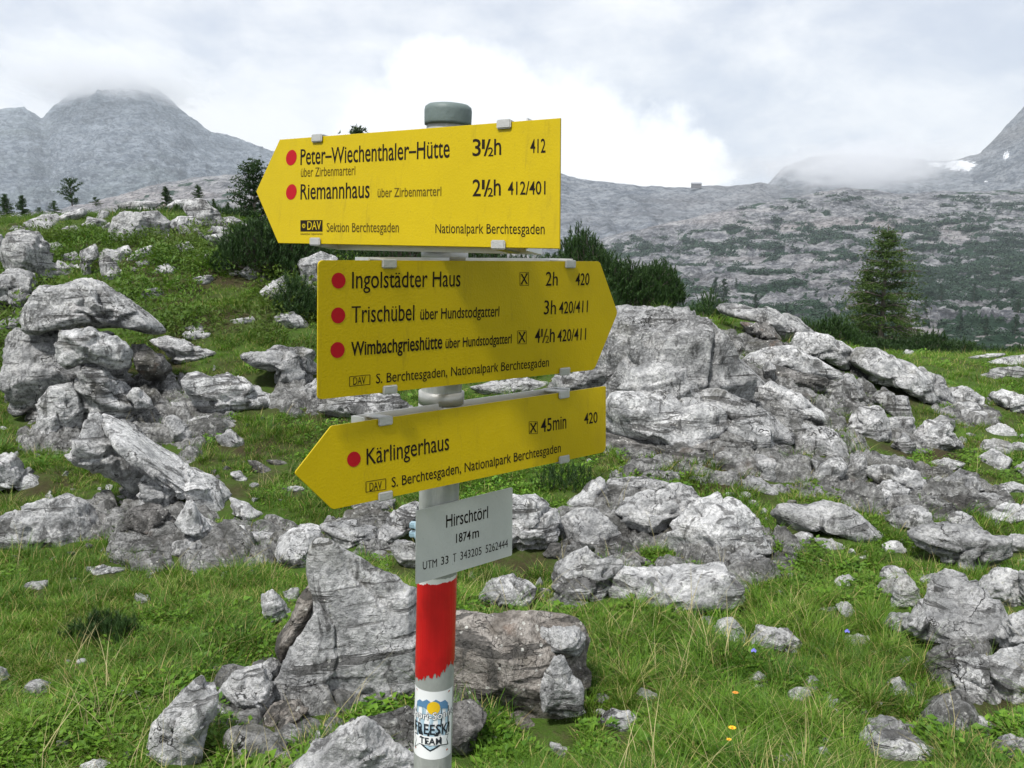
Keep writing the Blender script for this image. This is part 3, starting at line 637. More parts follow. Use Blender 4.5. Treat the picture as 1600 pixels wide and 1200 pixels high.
R_('4', [(1030,675),(1060,637),(1110,630),(1160,670),(1182,702),(1120,735),(1060,740),(1035,708)], 'rounded pale rock in the grass below the dumbbell boulder', .8, 'p')
R_('4', [(1190,700),(1210,650),(1260,655),(1320,662),(1382,712),(1372,748),(1260,760),(1195,742)], 'flat layered pale rock right of the rounded one in the grass', .7, 'p')
R_('4', [(970,625),(1000,608),(1050,612),(1040,640),(1000,650)], 'low mossy stone just under the dumbbell boulder', .7)
R_('4', [(1140,600),(1155,580),(1180,590),(1175,608)], 'tiny pale stone in the grass right of the dumbbell boulder', .9, 'p')
R_('4', [(815,740),(860,725),(900,740),(880,765),(830,765)], 'pale stone almost sunk in long grass below the dumbbell boulder', .9, 'p')
R_('6', [(275,205),(320,165),(370,190),(420,185),(530,188),(600,230),(680,300),(655,332),(570,312),(480,275),(420,262),(340,272),(300,235)], 'low pale boulder with a notch alone in the grass below the outcrop', .8, 'p')
R_('6', [(430,300),(490,312),(550,340),(530,368),(470,352)], 'low grey stone in grass under the notched boulder', .8)
for k_, pts in enumerate([[(500,480),(560,450),(597,470),(560,512),(510,507)], [(370,527),(400,513),(422,530),(400,548)], [(440,580),(510,573),(507,602),(450,602)], [(520,575),(560,560),(592,600),(560,622)],
        [(130,590),(160,578),(178,595),(150,610)], [(310,400),(345,395),(355,430),(325,430)], [(590,380),(630,372),(637,392),(600,398)], [(385,455),(415,455),(415,475),(390,475)], [(465,405),(510,402),(512,418),(470,420)], [(580,535),(612,535),(618,555),(590,558)]]):
    R_('6', pts, ['widest half buried stone, reddish and split, in the middle of the herb meadow', 'single half buried stone just left of and below the widest meadow stone', 'flat white stone left of the white angular stone low in the herb meadow', 'white angular stone right of the flat white one low in the herb meadow',
        'little stone alone in the herbs right above the layered pale rock', 'half buried stone at the left edge of the herb meadow under the low grey stone', 'half buried stone highest in the herb meadow, below the tail of the notched boulder', 'tiny stone between the left meadow stone and the widest one',
        'small pale stone just above the widest meadow stone', 'brownish stone between the widest meadow stone and the white angular one'][k_], .9, 'p', group='small half buried stones in the herb meadow')
R_('6', [(600,150),(640,115),(720,120),(742,180),(690,197),(630,178)], 'pale rock with a reddish hollow left of the low rounded rock', .7, 'p')
R_('6', [(710,230),(760,190),(840,185),(880,212),(887,270),(800,282),(740,262)], 'low rounded grey rock below the reddish hollowed rock', .7)
R_('6', [(920,90),(1000,45),(1060,70),(1087,110),(1040,142),(980,132)], 'jagged grey rock high in the right hand meadow', .7)
R_('6', [(880,122),(920,105),(980,140),(1017,175),(950,188),(890,168)], 'grey sloping rock below the jagged meadow rock', .7)
R_('6', [(1020,162),(1060,135),(1130,130),(1202,160),(1180,192),(1080,197),(1030,187)], 'smooth oval boulder in the right meadow', .8, 'p', facet=.4, crack=.2)
R_('6', [(1010,200),(1100,185),(1250,172),(1340,200),(1310,252),(1180,258),(1080,220)], 'long smooth slab reaching the right edge under the oval boulder', .8, 'p', facet=.5)
R_('6', [(1140,120),(1180,110),(1202,150),(1160,142)], 'small grey stone behind the oval boulder', .8)
R_('6', [(810,292),(870,265),(960,255),(1050,270),(1130,300),(1182,290),(1172,370),(1130,432),(1060,455),(980,435),(930,375),(860,342)], 'broad pitted boulder on top of the right hand pile', .6, seed=5)
R_('6', [(985,250),(1040,232),(1085,270),(1060,295),(1010,285)], 'small rock peeping over the broad pitted boulder', .7)
R_('6', [(1180,302),(1230,290),(1290,300),(1290,352),(1200,355),(1160,372)], 'pale block at the right edge beside the broad pitted boulder', .7)
R_('6', [(850,462),(900,445),(925,462),(880,512),(855,500)], 'small pale stone left of the big pale boulder of the right pile', .7)
R_('6', [(670,500),(700,475),(742,470),(762,510),(722,532),(690,527)], 'small cap stone at the upper left of the right hand pile', .7)
R_('6', [(740,485),(790,455),(830,510),(848,572),(800,602),(730,592),(742,530)], 'hollowed pale rock left of the big pale boulder', .6)
R_('6', [(710,632),(740,598),(800,598),(832,640),(790,692),(730,682)], 'angular block under the hollowed pale rock', .7)
R_('6', [(800,642),(860,562),(900,470),(950,450),(1020,470),(1100,530),(1182,612),(1152,692),(1100,742),(1000,765),(900,725),(820,682)], 'big pale boulder in the middle of the right hand pile', .5, 'p', seed=8, rough=.6, dd=-.06, facet=.6)
R_('6', [(800,640),(870,590),(900,600),(870,660),(830,685)], 'pale wedge on the lower left side of the big pale boulder', .6, foot=1015, dd=-.05)
R_('6', [(872,782),(920,745),(972,790),(952,842),(890,812)], 'small darker block under the big pale boulder', .7)
R_('6', [(970,850),(990,780),(1060,755),(1110,790),(1132,880),(1170,960),(1080,965),(1010,925)], 'grey boulder under the right of the big pale boulder', .6)
R_('6', [(1100,790),(1160,740),(1260,740),(1340,830),(1320,980),(1200,985),(1140,890)], 'pale boulder cut by the right edge lowest in the pile', .6, 'p')
R_('6', [(1150,680),(1200,610),(1300,590),(1340,700),(1250,742),(1170,732)], 'pale boulder cut by the right edge above the lowest one', .6, 'p', foot=1075)
R_('6', [(1070,502),(1140,430),(1220,440),(1262,520),(1232,602),(1170,602),(1110,532)], 'hollowed boulder wedged behind the big pale boulder', .6)
R_('6', [(1230,440),(1290,440),(1300,590),(1240,600)], 'narrow rock at the right edge beside the hollowed boulder', .7)
R_('6', [(610,1092),(650,1050),(760,1080),(850,1110),(930,1182),(800,1205),(640,1155)], 'layered brownish rock in tall grass at the bottom right', .8)
R_('6', [(640,1012),(700,1000),(800,1040),(872,1080),(800,1100),(700,1062)], 'upper thin layer of rock behind the layered brownish rock', .8)
R_('6', [(240,1192),(320,1150),(372,1145),(362,1182),(300,1215)], 'pale rock at the bottom edge left of the layered brownish rock', .9, 'p')
R_('6', [(450,1132),(480,1135),(522,1200),(470,1215)], 'slim pale stone at the bottom edge between two rocks', .9, 'p')
R_('6', [(390,875),(430,848),(472,880),(442,922)], 'grey stone deep in long grass left of the right hand pile', .8)
R_('6', [(545,975),(575,965),(592,990),(560,1005)], 'tiny stone among the tall grass above the layered brownish rock', .9)
# --- the outcrop on the right
R5('5', [(140,80),(190,50),(300,52),(400,58),(440,110),(480,150),(520,190),(590,250),(682,342),(640,350),(540,315),(450,300),(400,280),(340,205),(260,172),(180,128)], 'broad top slab of the outcrop, sloping from the sign tip down to a point', .45, foot=640, seed=3)
R5('5', [(-70,290),(60,255),(100,170),(130,130),(200,128),(257,180),(240,240),(160,325),(100,350),(-70,355)], 'bluish grey slab of the outcrop beside the tip of the middle sign', .5, foot=655)
R5('5', [(160,332),(200,270),(290,235),(370,260),(425,330),(435,378),(330,380),(220,362)], 'pale triangular block in the middle of the outcrop left part', .5, foot=665, dd=-.2)
R5('5', [(110,400),(150,357),(260,362),(430,382),(520,410),(535,480),(480,545),(350,565),(220,545),(120,485)], 'overhanging lower boulder of the outcrop right of the lowest sign', .55, foot=700, dd=-.1)
R5('5', [(100,500),(300,540),(480,515),(600,570),(650,622),(560,630),(400,625),(250,605),(100,575)], 'dark recessed rock under the overhanging boulder', .5, 'd', foot=735, dd=.2)  # dark stone colour stands in for the shade under the overhang
R5('5', [(250,222),(300,200),(350,205),(372,250),(330,247),(265,242)], 'small rock lying in the cleft under the top slab of the outcrop', .7, foot=645)
R5('5', [(520,50),(600,45),(700,60),(780,90),(847,140),(800,160),(740,172),(700,105),(600,92),(530,77)], 'arched pale boulder on the skyline of the outcrop', .6, foot=540)
R5('5', [(590,100),(690,105),(735,165),(700,170),(620,140)], 'shaded stone under the arched skyline boulder', .6, 'd', foot=545)  # its shade is put into the darker stone colour
R5('5', [(570,205),(620,172),(720,165),(762,185),(700,202),(640,232),(590,228)], 'dark flat rock below the arched skyline boulder', .7, 'd')
R5('5', [(440,92),(480,95),(540,150),(562,190),(520,195),(470,142)], 'thin pale fin of rock behind the top slab', .6, foot=560)
R5('5', [(600,242),(680,200),(780,190),(860,230),(945,290),(880,302),(800,292),(700,245),(660,292),(610,282)], 'pale curved slab roofing a dark hollow in the outcrop', .6, foot=600, dd=.0)
R5('5', [(680,245),(800,285),(900,300),(880,345),(790,352),(700,310)], 'dark face under the pale curved slab', .5, 'd', foot=625, dd=.1)  # shade of the hollow painted with the dark stone colour
R5('5', [(665,265),(690,240),(712,262),(705,300),(680,300)], 'small knob at the left of the dark face', .7, foot=610)
R5('5', [(770,182),(800,145),(900,145),(982,200),(955,262),(870,232),(780,205)], 'smooth pale boulder above the pale curved slab', .6, 'p', foot=580, facet=.6)
R5('5', [(970,235),(1010,200),(1080,205),(1160,240),(1250,300),(1285,385),(1230,375),(1140,325),(1060,305)], 'long smooth ridge rock running down the right of the outcrop', .6, foot=625, facet=.7)
R5('5', [(1150,242),(1250,270),(1310,310),(1362,392),(1290,395),(1220,315)], 'second smooth ridge rock right beside the long one', .6, foot=628, facet=.7)
R5('5', [(1310,342),(1380,330),(1452,370),(1452,398),(1370,400)], 'low grey nose at the right end of the outcrop', .7)
R5('5', [(620,352),(700,320),(800,370),(902,450),(800,467),(700,445),(650,405)], 'dark grey slab below the pale curved slab', .5)
R5('5', [(430,352),(540,345),(620,390),(700,440),(760,500),(785,535),(720,525),(640,545),(560,502),(530,432),(460,405)], 'sloping boulder in the centre of the outcrop', .5, foot=700)
R5('5', [(540,480),(600,440),(690,480),(700,540),(610,555)], 'rounded block bedded below the sloping centre boulder', .6, foot=706, dd=-.1)
R5('5', [(920,342),(970,290),(1020,330),(1042,380),(960,395)], 'pale rock with grass growing above it in the outcrop', .6)
R5('5', [(1060,372),(1100,340),(1180,370),(1202,442),(1120,447),(1080,412)], 'pale block below the long smooth ridge rock', .6)
R5('5', [(968,485),(1010,408),(1080,405),(1112,450),(1122,522),(1020,530)], 'flat faced block in the right half of the outcrop', .5)
R5('5', [(1110,447),(1200,445),(1207,502),(1150,515),(1115,502)], 'square block right of the flat faced block', .6)
R5('5', [(1208,502),(1260,460),(1320,460),(1352,500),(1382,545),(1290,560),(1220,532)], 'rounded block at the right foot of the outcrop', .6)
R5('5', [(1128,542),(1170,500),(1212,540),(1202,580),(1150,575)], 'small pointed rock below the square block', .7)
R5('5', [(800,522),(870,480),(930,500),(972,560),(985,605),(900,605),(850,572)], 'pale humped rock low in the outcrop above the rubble', .6)
R5('5', [(955,675),(980,580),(1030,568),(1042,640),(1020,680)], 'upright pale stone in the rubble below the outcrop', .6)
R5('5', [(880,612),(930,585),(962,620),(942,685),(890,695),(850,642)], 'grey stone left of the upright pale stone in the rubble', .6)
R5('5', [(840,590),(880,600),(885,660),(850,650)], 'narrow stone at the left of the rubble', .7)
R5('5', [(1050,570),(1150,590),(1238,610),(1245,630),(1120,615)], 'thin long slab lying at the grass edge of the outcrop', .7)
R_('6', [(640,35),(740,20),(830,50),(862,100),(822,152),(720,102),(660,70)], 'wide rugged rock at the foot of the rubble', .6)
R_('6', [(180,62),(240,90),(302,130),(280,142),(210,122),(180,92)], 'low rock at the shady left foot of the outcrop', .7)
R_('6', [(210,20),(260,10),(300,60),(290,85),(230,75)], 'shaded grey rock above the low rock at the outcrop foot', .6)
R5('5', [(750,470),(810,460),(860,480),(800,515),(760,505)], 'flat grey rock below the dark grey slab', .7)
R5('5', [(640,580),(700,590),(742,640),(722,685),(660,665)], 'shaded rock below the sloping centre boulder', .6)
R5('5', [(1480,362),(1530,350),(1600,365),(1650,420),(1570,435),(1500,392)], 'pale boulder at the right edge level with the outcrop nose', .7, 'p')
R5('5', [(1458,492),(1510,462),(1560,480),(1577,517),(1500,518)], 'rounded pale stone alone in the bright right meadow', .8, 'p')
R5('5', [(1430,592),(1490,562),(1552,590),(1542,632),(1490,635)], 'cracked pale rock in the right meadow below the lone rounded stone', .8)
R5('5', [(1568,622),(1600,605),(1650,640),(1600,665)], 'stone cut by the right edge beside the cracked pale rock', .8)
R5('5', [(1540,545),(1580,530),(1640,545),(1620,570),(1560,565)], 'flat stone at the right edge under the lone rounded stone', .8)
R5('5', [(1400,225),(1480,212),(1540,212),(1500,226),(1440,232)], 'thin flat slab on the far right skyline', .7, 'p')
R5('5', [(1450,252),(1530,225),(1600,215),(1690,230),(1670,260),(1500,267)], 'ribbed pale slab on the skyline at the right edge', .7, 'p')
R5('5', [(1440,292),(1480,280),(1532,290),(1500,307)], 'white stone in the bright grass below the ribbed skyline slab', .8, 'p')
R5('5', [(1160,212),(1180,198),(1205,203),(1200,217),(1170,222)], 'small round stone on the yellow mossy hump', .9, 'p')
R5('5', [(1385,502),(1400,495),(1425,502),(1420,518),(1390,518)], 'small pale stone right of the rounded block at the outcrop foot', .9)
# --- the hillock on the left
R1('1', [(540,192),(560,140),(600,115),(720,112),(772,150),(772,200),(700,217),(640,242),(570,222)], 'large square pale rock near the top of the left hillock', .6)
R1('1', [(790,72),(830,45),(880,40),(905,70),(850,88)], 'pale rock on the crest of the left hillock', .7, 'p')
R1('1', [(890,92),(900,60),(960,60),(1010,100),(1052,160),(1040,192),(960,162),(920,132)], 'long grey rock sloping down from the hillock crest', .6)
R1('1', [(1040,132),(1100,125),(1160,155),(1182,182),(1120,168)], 'flat grey rock near the tip of the top yellow sign', .7)
R1('1', [(840,162),(880,170),(902,210),(850,202)], 'small rock in the heath below the hillock crest', .7)
R1('1', [(980,217),(1040,205),(1082,240),(1082,277),(1010,262)], 'oval grey rock in dark heath left of the top sign', .7)
R1('1', [(600,322),(650,280),(700,260),(712,300),(650,332)], 'pale wedge stone under the large square rock', .7)
R1('1', [(935,190),(970,210),(985,235),(960,235),(940,215)], 'thin stone left of the oval grey rock', .7)
R1('1', [(765,215),(800,200),(815,225),(780,240)], 'small pale stone right below the large square rock', .7)
R1('1', [(128,148),(200,115),(250,110),(282,140),(200,162)], 'flat pale rock on the far left crest', .7, 'p')
R1('1', [(250,132),(310,105),(382,82),(388,110),(300,148)], 'low pale slab right of the flat rock on the far left crest', .7, 'p')
R1('1', [(450,132),(470,95),(507,100),(502,138)], 'small upright rock left of the large square rock', .7)
R1('1', [(480,165),(510,145),(525,175),(500,190)], 'little stone under the small upright rock', .7)
R1('1', [(30,312),(50,230),(110,212),(170,220),(212,280),(232,360),(222,440),(150,465),(90,402),(40,342)], 'tall rounded pale boulder above the great split boulder at the left', .55)
R1('1', [(253,372),(280,335),(320,350),(352,390),(332,418),(265,412)], 'squat grey rock right of the tall rounded boulder', .7)
R1('1', [(383,292),(440,265),(452,310),(422,332),(427,400),(395,402)], 'leaning thin rock above the cap of the great boulder', .6)
R1('1', [(478,342),(510,315),(562,370),(582,410),(530,432),(490,392)], 'triangular pale rock right above the cap of the great boulder', .6)
R1('1', [(0,462),(60,440),(102,500),(92,562),(0,565),(-50,500)], 'dim grey rock at the left edge below the tall rounded boulder', .6, 'd')
R1('1', [(-50,230),(0,215),(37,280),(22,322),(-50,312)], 'grey rock cut by the left edge beside the tall rounded boulder', .7)
R1('1', [(110,470),(160,470),(180,500),(130,530),(105,510)], 'dark rock in the gap above the great split boulder', .7, 'd')
R1('1', [(-30,620),(60,600),(112,600),(80,652),(-30,655)], 'flat rock at the left edge touching the great split boulder', .7)
R1('1', [(1078,382),(1130,368),(1142,395),(1090,402)], 'flat small stone at the left of the stone row in dark heath', .7)
R1('1', [(1138,382),(1170,350),(1212,360),(1217,400),(1170,432)], 'round stone in the row half way up the dark heath', .7)
R1('1', [(1215,410),(1240,390),(1262,410),(1245,440),(1220,432)], 'small dark stone in the middle of the stone row', .7, 'd')
R1('1', [(1238,472),(1290,430),(1330,410),(1362,480),(1330,532),(1290,522)], 'largest pitted rock at the right end of the stone row', .7)
R1('1', [(1418,347),(1500,310),(1562,330),(1572,420),(1490,505),(1440,485),(1428,392)], 'grey boulder showing between the top and the middle yellow sign', .6)
R1('1', [(738,77),(770,60),(782,100),(745,102)], 'reddish small rock on the crest beside the pale rock', .7, 'b')

R1('1', [(560,60),(610,50),(660,62),(650,80),(580,82)], 'low pale rock left of the reddish crest rock', .7, 'p')
R1('1', [(640,80),(690,72),(735,85),(720,108),(660,106)], 'pale stone between the low crest rock and the reddish one', .7, 'p')
R1('1', [(1100,205),(1140,195),(1160,225),(1130,250),(1100,240)], 'pale stone right of the oval grey rock', .7)
R1('1', [(230,250),(270,240),(300,262),(280,285),(240,280)], 'small rock in the bushes above the squat grey rock', .7)
R1('1', [(640,330),(690,325),(700,350),(660,362)], 'small stone half covered below the pale wedge stone', .7)
R1('1', [(60,190),(110,180),(130,205),(80,215)], 'flat rock at the far left below the crest slabs', .7)
R1('1', [(930,300),(975,290),(990,318),(945,330)], 'tiny grey stone in the middle of the hillside bushes', .7)
R1('1', [(300,300),(350,290),(375,320),(345,345),(300,335)], 'grey rock above the leaning thin rock', .7)
R1('1', [(1190,160),(1250,165),(1260,195),(1200,192)], 'small grey rock under the left tip of the top sign', .7)
R1('1', [(300,175),(345,160),(380,185),(350,205),(305,200)], 'small rock low in the bushes under the far left crest slabs', .7)
R1('1', [(560,270),(600,255),(625,285),(590,310),(560,300)], 'pale stone below the left corner of the large square rock', .7)
R1('1', [(830,255),(880,240),(905,270),(860,290)], 'pale stone in the hillside bushes below the crest gap', .7)
R1('1', [(1040,300),(1090,290),(1110,325),(1060,335)], 'grey stone between the oval rock and the stone row', .7)
R1('1', [(420,470),(470,450),(500,480),(470,505),(425,500)], 'rock peeping out right behind the cap of the great boulder', .7)
R1('1', [(700,470),(740,455),(770,480),(740,500)], 'small stone on the grassy slope right of the cap block', .7)
R1('1', [(880,640),(930,625),(960,650),(920,670)], 'small stone on the grass left of the middle sign', .7)
R1('1', [(1130,600),(1180,590),(1200,620),(1150,635)], 'pale little stone above the boulder at the middle sign', .7)
R1('1', [(100,165),(70,160),(40,175),(70,190)], 'low stone at the far left edge under the crest', .7)
R5('5', [(70,160),(140,95),(300,66),(420,85),(520,190),(600,310),(570,420),(530,500),(400,560),(220,550),(90,500),(60,300)], 'massive solid boulder that forms the left end of the outcrop', .40, foot=705, dd=.30, rough=.6, seed=91)
R_('6', [(540,700),(600,680),(660,700),(640,730),(570,735)], 'half buried pale rock in the turf left of the layered brownish rock', .8, 'p')
R_('6', [(160,860),(210,840),(260,860),(240,900),(180,900)], 'grey rock half sunk in grass at the bottom middle right', .8)
R_('6', [(700,880),(760,860),(800,900),(760,930),(700,920)], 'grey rock in the grass just left of the lowest boulders of the right pile', .8)
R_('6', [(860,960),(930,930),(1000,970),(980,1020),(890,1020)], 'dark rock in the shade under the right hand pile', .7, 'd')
R_('6', [(1000,1040),(1080,1010),(1150,1050),(1120,1100),(1030,1090)], 'shaded grey rock under the lowest boulders at the right edge', .7)
R_('6', [(1130,1120),(1200,1090),(1290,1120),(1290,1200),(1160,1190)], 'rock in the corner at the bottom right', .7)
R_('5', [(1260,600),(1330,585),(1390,605),(1350,635),(1280,630)], 'low pale slab in the right meadow above the notched boulder', .8, 'p')
R_('5', [(1350,420),(1420,405),(1470,425),(1440,455),(1370,450)], 'low rock in the grass under the outcrop nose', .8, 'p')
R_('6', [(700,330),(760,320),(790,350),(750,375),(705,365)], 'pale rock left of the broad pitted boulder', .8, 'p')
R_('5', [(1490,690),(1560,670),(1620,690),(1600,720),(1510,720)], 'low slab at the right edge over the oval boulder', .8, 'p')

def lump(px, py, w_, h_, label, mat='r', sd=0, **k):
    """an extra rock: an irregular outline of the given size in photograph pixels"""
    rg = np.random.RandomState(sd + 700); n = 9; pts = []
    for i in range(n):
        a = 6.283 * (i + rg.uniform(-.3, .3)) / n; r = rg.uniform(.74, 1.12); x = math.cos(a); y = math.sin(a)
        pts.append((px + w_ / 2 * r * math.copysign(abs(x) ** .8, x), py + h_ / 2 * r * math.copysign(abs(y) ** .8, y)))
    return rock('8', pts, label, .65, mat, **k)
for i_, (x_, y_, w__, h__, lb, mt) in enumerate([
    (28, 455, 62, 74, 'tall shaded rock at the left edge just above the great split boulder', 'r'),
    (75, 478, 46, 46, 'broken rock filling the gap left of the cap block', 'd'),
    (150, 350, 40, 20, 'low pale ledge left of the large square rock of the hillock', 'p'),
    (225, 322, 46, 16, 'flat pale ledge on the crest above the large square rock', 'p'),
    (292, 352, 44, 30, 'grey boulder just right of the large square rock of the hillock', 'r'),
    (345, 366, 40, 26, 'grey ledge near the top sign, under the flat crest rock', 'r'),
    (175, 405, 44, 34, 'pale boulder below the large square rock, in the hillside shrubs', 'p'),
    (260, 425, 34, 22, 'pale ledge in the middle of the hillside shrubs', 'p'),
    (318, 440, 30, 20, 'small grey ledge left of the stone row', 'r'),
    (62, 355, 48, 24, 'grey ledge under the flat pale rock of the far left crest', 'r'),
    (238, 462, 30, 22, 'pale block in the turf right of the triangular rock', 'p'),
    (372, 505, 30, 16, 'flat stone in the hillside turf left of the middle sign', 'p'),
    (310, 528, 44, 20, 'pale ledge above the pale flat slab beside the cap block', 'p'),
    (455, 505, 46, 30, 'grey rock just off the left end of the middle sign, in dark shrubs', 'r'),
    (1512, 640, 44, 26, 'grey rock between the lone rounded stone and the outcrop foot', 'r'),
    (1555, 700, 56, 26, 'pale ledge near the right edge, above the long smooth slab', 'p'),
    (1475, 665, 40, 26, 'pale rock at the right foot of the outcrop, in turf', 'p'),
    (1500, 815, 46, 26, 'pale ledge between the long smooth slab and the broad pitted boulder', 'p'),
    (1395, 770, 50, 32, 'grey boulder between the rubble and the low rounded grey rock', 'r'),
    (1250, 845, 40, 22, 'pale ledge in turf between the middle pile and the notched boulder', 'p'),
    (1395, 900, 44, 30, 'pale rock between the widest meadow stone and the right hand pile', 'p'),
    (1580, 585, 60, 22, 'pale ledge on the right edge in the bright meadow', 'p'),
    (1440, 590, 36, 18, 'grey ledge on the bright meadow behind the outcrop nose', 'r'),
    (1250, 1090, 44, 26, 'half sunk grey rock in the middle of the long grass, bottom right', 'r'),
    (1010, 1090, 40, 24, 'half sunk pale rock in the long grass right of the small rounded one', 'p'),
    (60, 1080, 44, 26, 'half sunk grey rock in the lower left grass', 'r'),
    (200, 1090, 40, 22, 'half sunk pale rock in the lower left grass, right of the grey one', 'p')]):
    lump(x_, y_, w__, h__, lb, mt, i_, grow=1.15)


# ------------------------------------------------------------------ bedrock: cracked limestone pavement that shows between the boulders of each pile
def rocky(x, y):
    """how deep inside a pile of rocks a spot lies"""
    n = np.zeros(np.shape(x))
    for (cx, cy, az, hw, T, sx_, top) in FOOT:
        dx, dy = x - cx, y - cy; u = dx * math.cos(az) - dy * math.sin(az) - sx_; v = dx * math.sin(az) + dy * math.cos(az)
        r = np.sqrt((u / (hw + .15)) ** 2 + (v / (T + .18)) ** 2); n = n + np.clip(1.9 - r, 0, 1) * (hw > .09)
    return n
def worley2(x, y, sd):
    ix, iy = np.floor(x).astype(np.int64), np.floor(y).astype(np.int64); F1 = np.full(x.shape, 9.); F2 = np.full(x.shape, 9.); ID = np.zeros(x.shape)
    for i in (-1, 0, 1):
        for j in (-1, 0, 1):
            a, b = ix + i, iy + j; z0 = np.zeros_like(a); px_ = a + h3(a, b, z0, sd); py_ = b + h3(a, b, z0 + 1, sd); d = np.hypot(x - px_, y - py_)
            n1 = d < F1; F2 = np.where(n1, F1, np.minimum(F2, d)); ID = np.where(n1, h3(a, b, z0 + 2, sd), ID); F1 = np.minimum(F1, d)
    return F1, F2, ID
nb_, mb_ = 560, 520
ab = np.linspace(-.95, .95, nb_); db = np.exp(np.linspace(math.log(2.1), math.log(21), mb_))
BX = ab[None] * db[:, None]; BY = np.repeat(db[:, None], nb_, 1); G0 = gz(BX, BY); RK = rocky(BX, BY)
P3 = np.stack([BX, BY, np.zeros_like(BX)], -1); wx = BX + .10 * fbm(P3 * 3, 71, 3); wy = BY + .10 * fbm(P3 * 3, 72, 3)
F1, F2, ID = worley2(wx * 2.6, wy * 4.2, 7); f1, f2, idd = worley2(wx * 7.5 + 3, wy * 9.0, 8)
PX = 800 + F * BX / BY; ZONE = .42 * np.exp(-((PX - 1130) / 260) ** 2 - ((BY - 8.0) / 2.6) ** 2) + .35 * np.exp(-((PX - 1000) / 170) ** 2 - ((BY - 5.2) / .9) ** 2)
RKs = np.clip((RK - 2.15 + ZONE + 1.0 * fbm(P3 * 1.6, 73, 3)) / .9, 0, 1)
H = -.09 + RKs * (.15 + .10 * (ID - .4)) - .10 * np.exp(-((F2 - F1) / .10) ** 2) + .035 * (idd - .5) * (RKs > 0) - .035 * np.exp(-((f2 - f1) / .12) ** 2) + .022 * ridged(P3 * 6, 74, 4, .6)
BED = mesh_from('bedrock', np.stack([BX, BY, G0 + H], -1).reshape(-1, 3), grid_faces(mb_, nb_), M_bed)
tag(link('bedrock', BED), 'cracked limestone bedrock showing between the boulders', None, None, 'structure')

# ------------------------------------------------------------------ grass, herbs and heath: uncountable, spread by position on the ground
FA = np.array([f for f in FOOT])
def free(x, y, k=1.0, mg=0.0):
    """clear of the rocks, and of the strip just in front of the low ones that blades would hide"""
    ok = np.ones(len(x), bool)
    for (cx, cy, az, hw, T, sx_, top) in FOOT:
        dx, dy = x - cx, y - cy; u = dx * math.cos(az) - dy * math.sin(az) - sx_; v = dx * math.sin(az) + dy * math.cos(az)
        f = -.02 + .10 * (hw < .22) + mg; Tv = T + f; v = v + f * .8
        ok &= ((u / (hw * k + .01)) ** 2 + (v / (Tv * k + .01)) ** 2) > 1
    return ok
RG = np.random.RandomState(4)
def sample(n, D0, D1, a0=-1.0, a1=1.0, pw=1.0, mg=0.0):
    a = RG.uniform(a0, a1, n); u = RG.rand(n)
    D = 1 / (1 / D0 + (1 / D1 - 1 / D0) * u) if pw == 1 else np.exp(np.log(D0) + (np.log(D1) - np.log(D0)) * u)
    x = a * D; m = free(x, D, 1.0, mg); x, D, a = x[m], D[m], a[m]
    return x, D, a
def pxy(x, y):
    z = gz(x, y) - CZ; c, s = math.cos(PITCH), math.sin(PITCH)
    dep = y * c - z * s; up = y * s + z * c
    return 800 + F * x / dep, 600 - F * up / dep
def place(key, n, D0, D1, wfun, smin, smax, name, label, a0=-1.0, a1=1.0, pw=1, sink=.0, zs=1.0, tilt=.18, rkw=.30, mg=0.0):
    x, y, a = sample(n, D0, D1, a0, a1, pw, mg); px, py = pxy(x, y)
    keep = RG.rand(len(x)) < wfun(x, y, px, py) * (1 - rkw * np.clip((rocky(x, y) - .9) * 1.2, 0, 1)); x, y = x[keep], y[keep]
    z = gz(x, y) - sink; k = RG.randint(0, len(SRC[key]), len(x)); sc_ = RG.uniform(smin, smax, len(x)) * ((1 + np.clip((y - 5) / 14, 0, 1.2)) if key != 'heath' else 1 - .45 * np.clip((y - 11) / 4, 0, 1)) * (1 + .45 * N2(x, y, 3.2, 19) * (key != 'chip'))
    rot = np.stack([RG.normal(0, tilt, len(x)), RG.normal(0, tilt, len(x)), RG.uniform(0, 6.283, len(x))], 1)
    for j, s in enumerate(SRC[key]):
        m = k == j; scatter(name, np.stack([x, y, z], 1)[m], rot[m], np.stack([sc_, sc_, sc_ * zs], 1)[m], s, label)
def N2(x, y, f, sd): return fbm(np.stack([x * f, y * f, np.zeros_like(x)], -1), sd, 3)
def heathw(x, y, px, py):
    """where heath and dwarf shrubs take over: the left hillock and the skyline of the right"""
    l = np.clip((560 - px) / 120, 0, 1) * np.clip((600 - py) / 60, 0, 1) * .75
    top = np.clip((430 - py) / 40, 0, 1)
    return np.clip(l * (1.0 - .35 * ((px > 180) & (px < 480) & (py > 470))) + .5 * top + .5 * N2(x, y, .6, 8) * (l > .1), 0, 1)
def meadow(x, y, px, py): return ((px > 1180) & (py < 900)).astype(float)
place('short', 90000, 2.2, 22, lambda x, y, px, py: np.clip(.85 - heathw(x, y, px, py) * .35 + .3 * N2(x, y, 1.5, 1), 0, 1), .6, 1.15, 'grass', 'short green alpine grass between the limestone rocks', zs=.8)
place('dark', 26000, 2.2, 16, lambda x, y, px, py: np.clip(.45 + 1.0 * N2(x, y, 1.4, 22) - .5 * meadow(x, y, px, py), 0, 1), .5, 1.0, 'grass', 'darker green grass in the hollows between rocks')
place('long', 16000, 2.0, 11, lambda x, y, px, py: np.clip(.03 + .8 * N2(x, y, .8, 31) + .16 * ((px > 880) & (px < 1480) & (py > 930)) - .5 * heathw(x, y, px, py), 0, .9), .45, .85, 'grass', 'long arching grass tufts standing between the rocks')
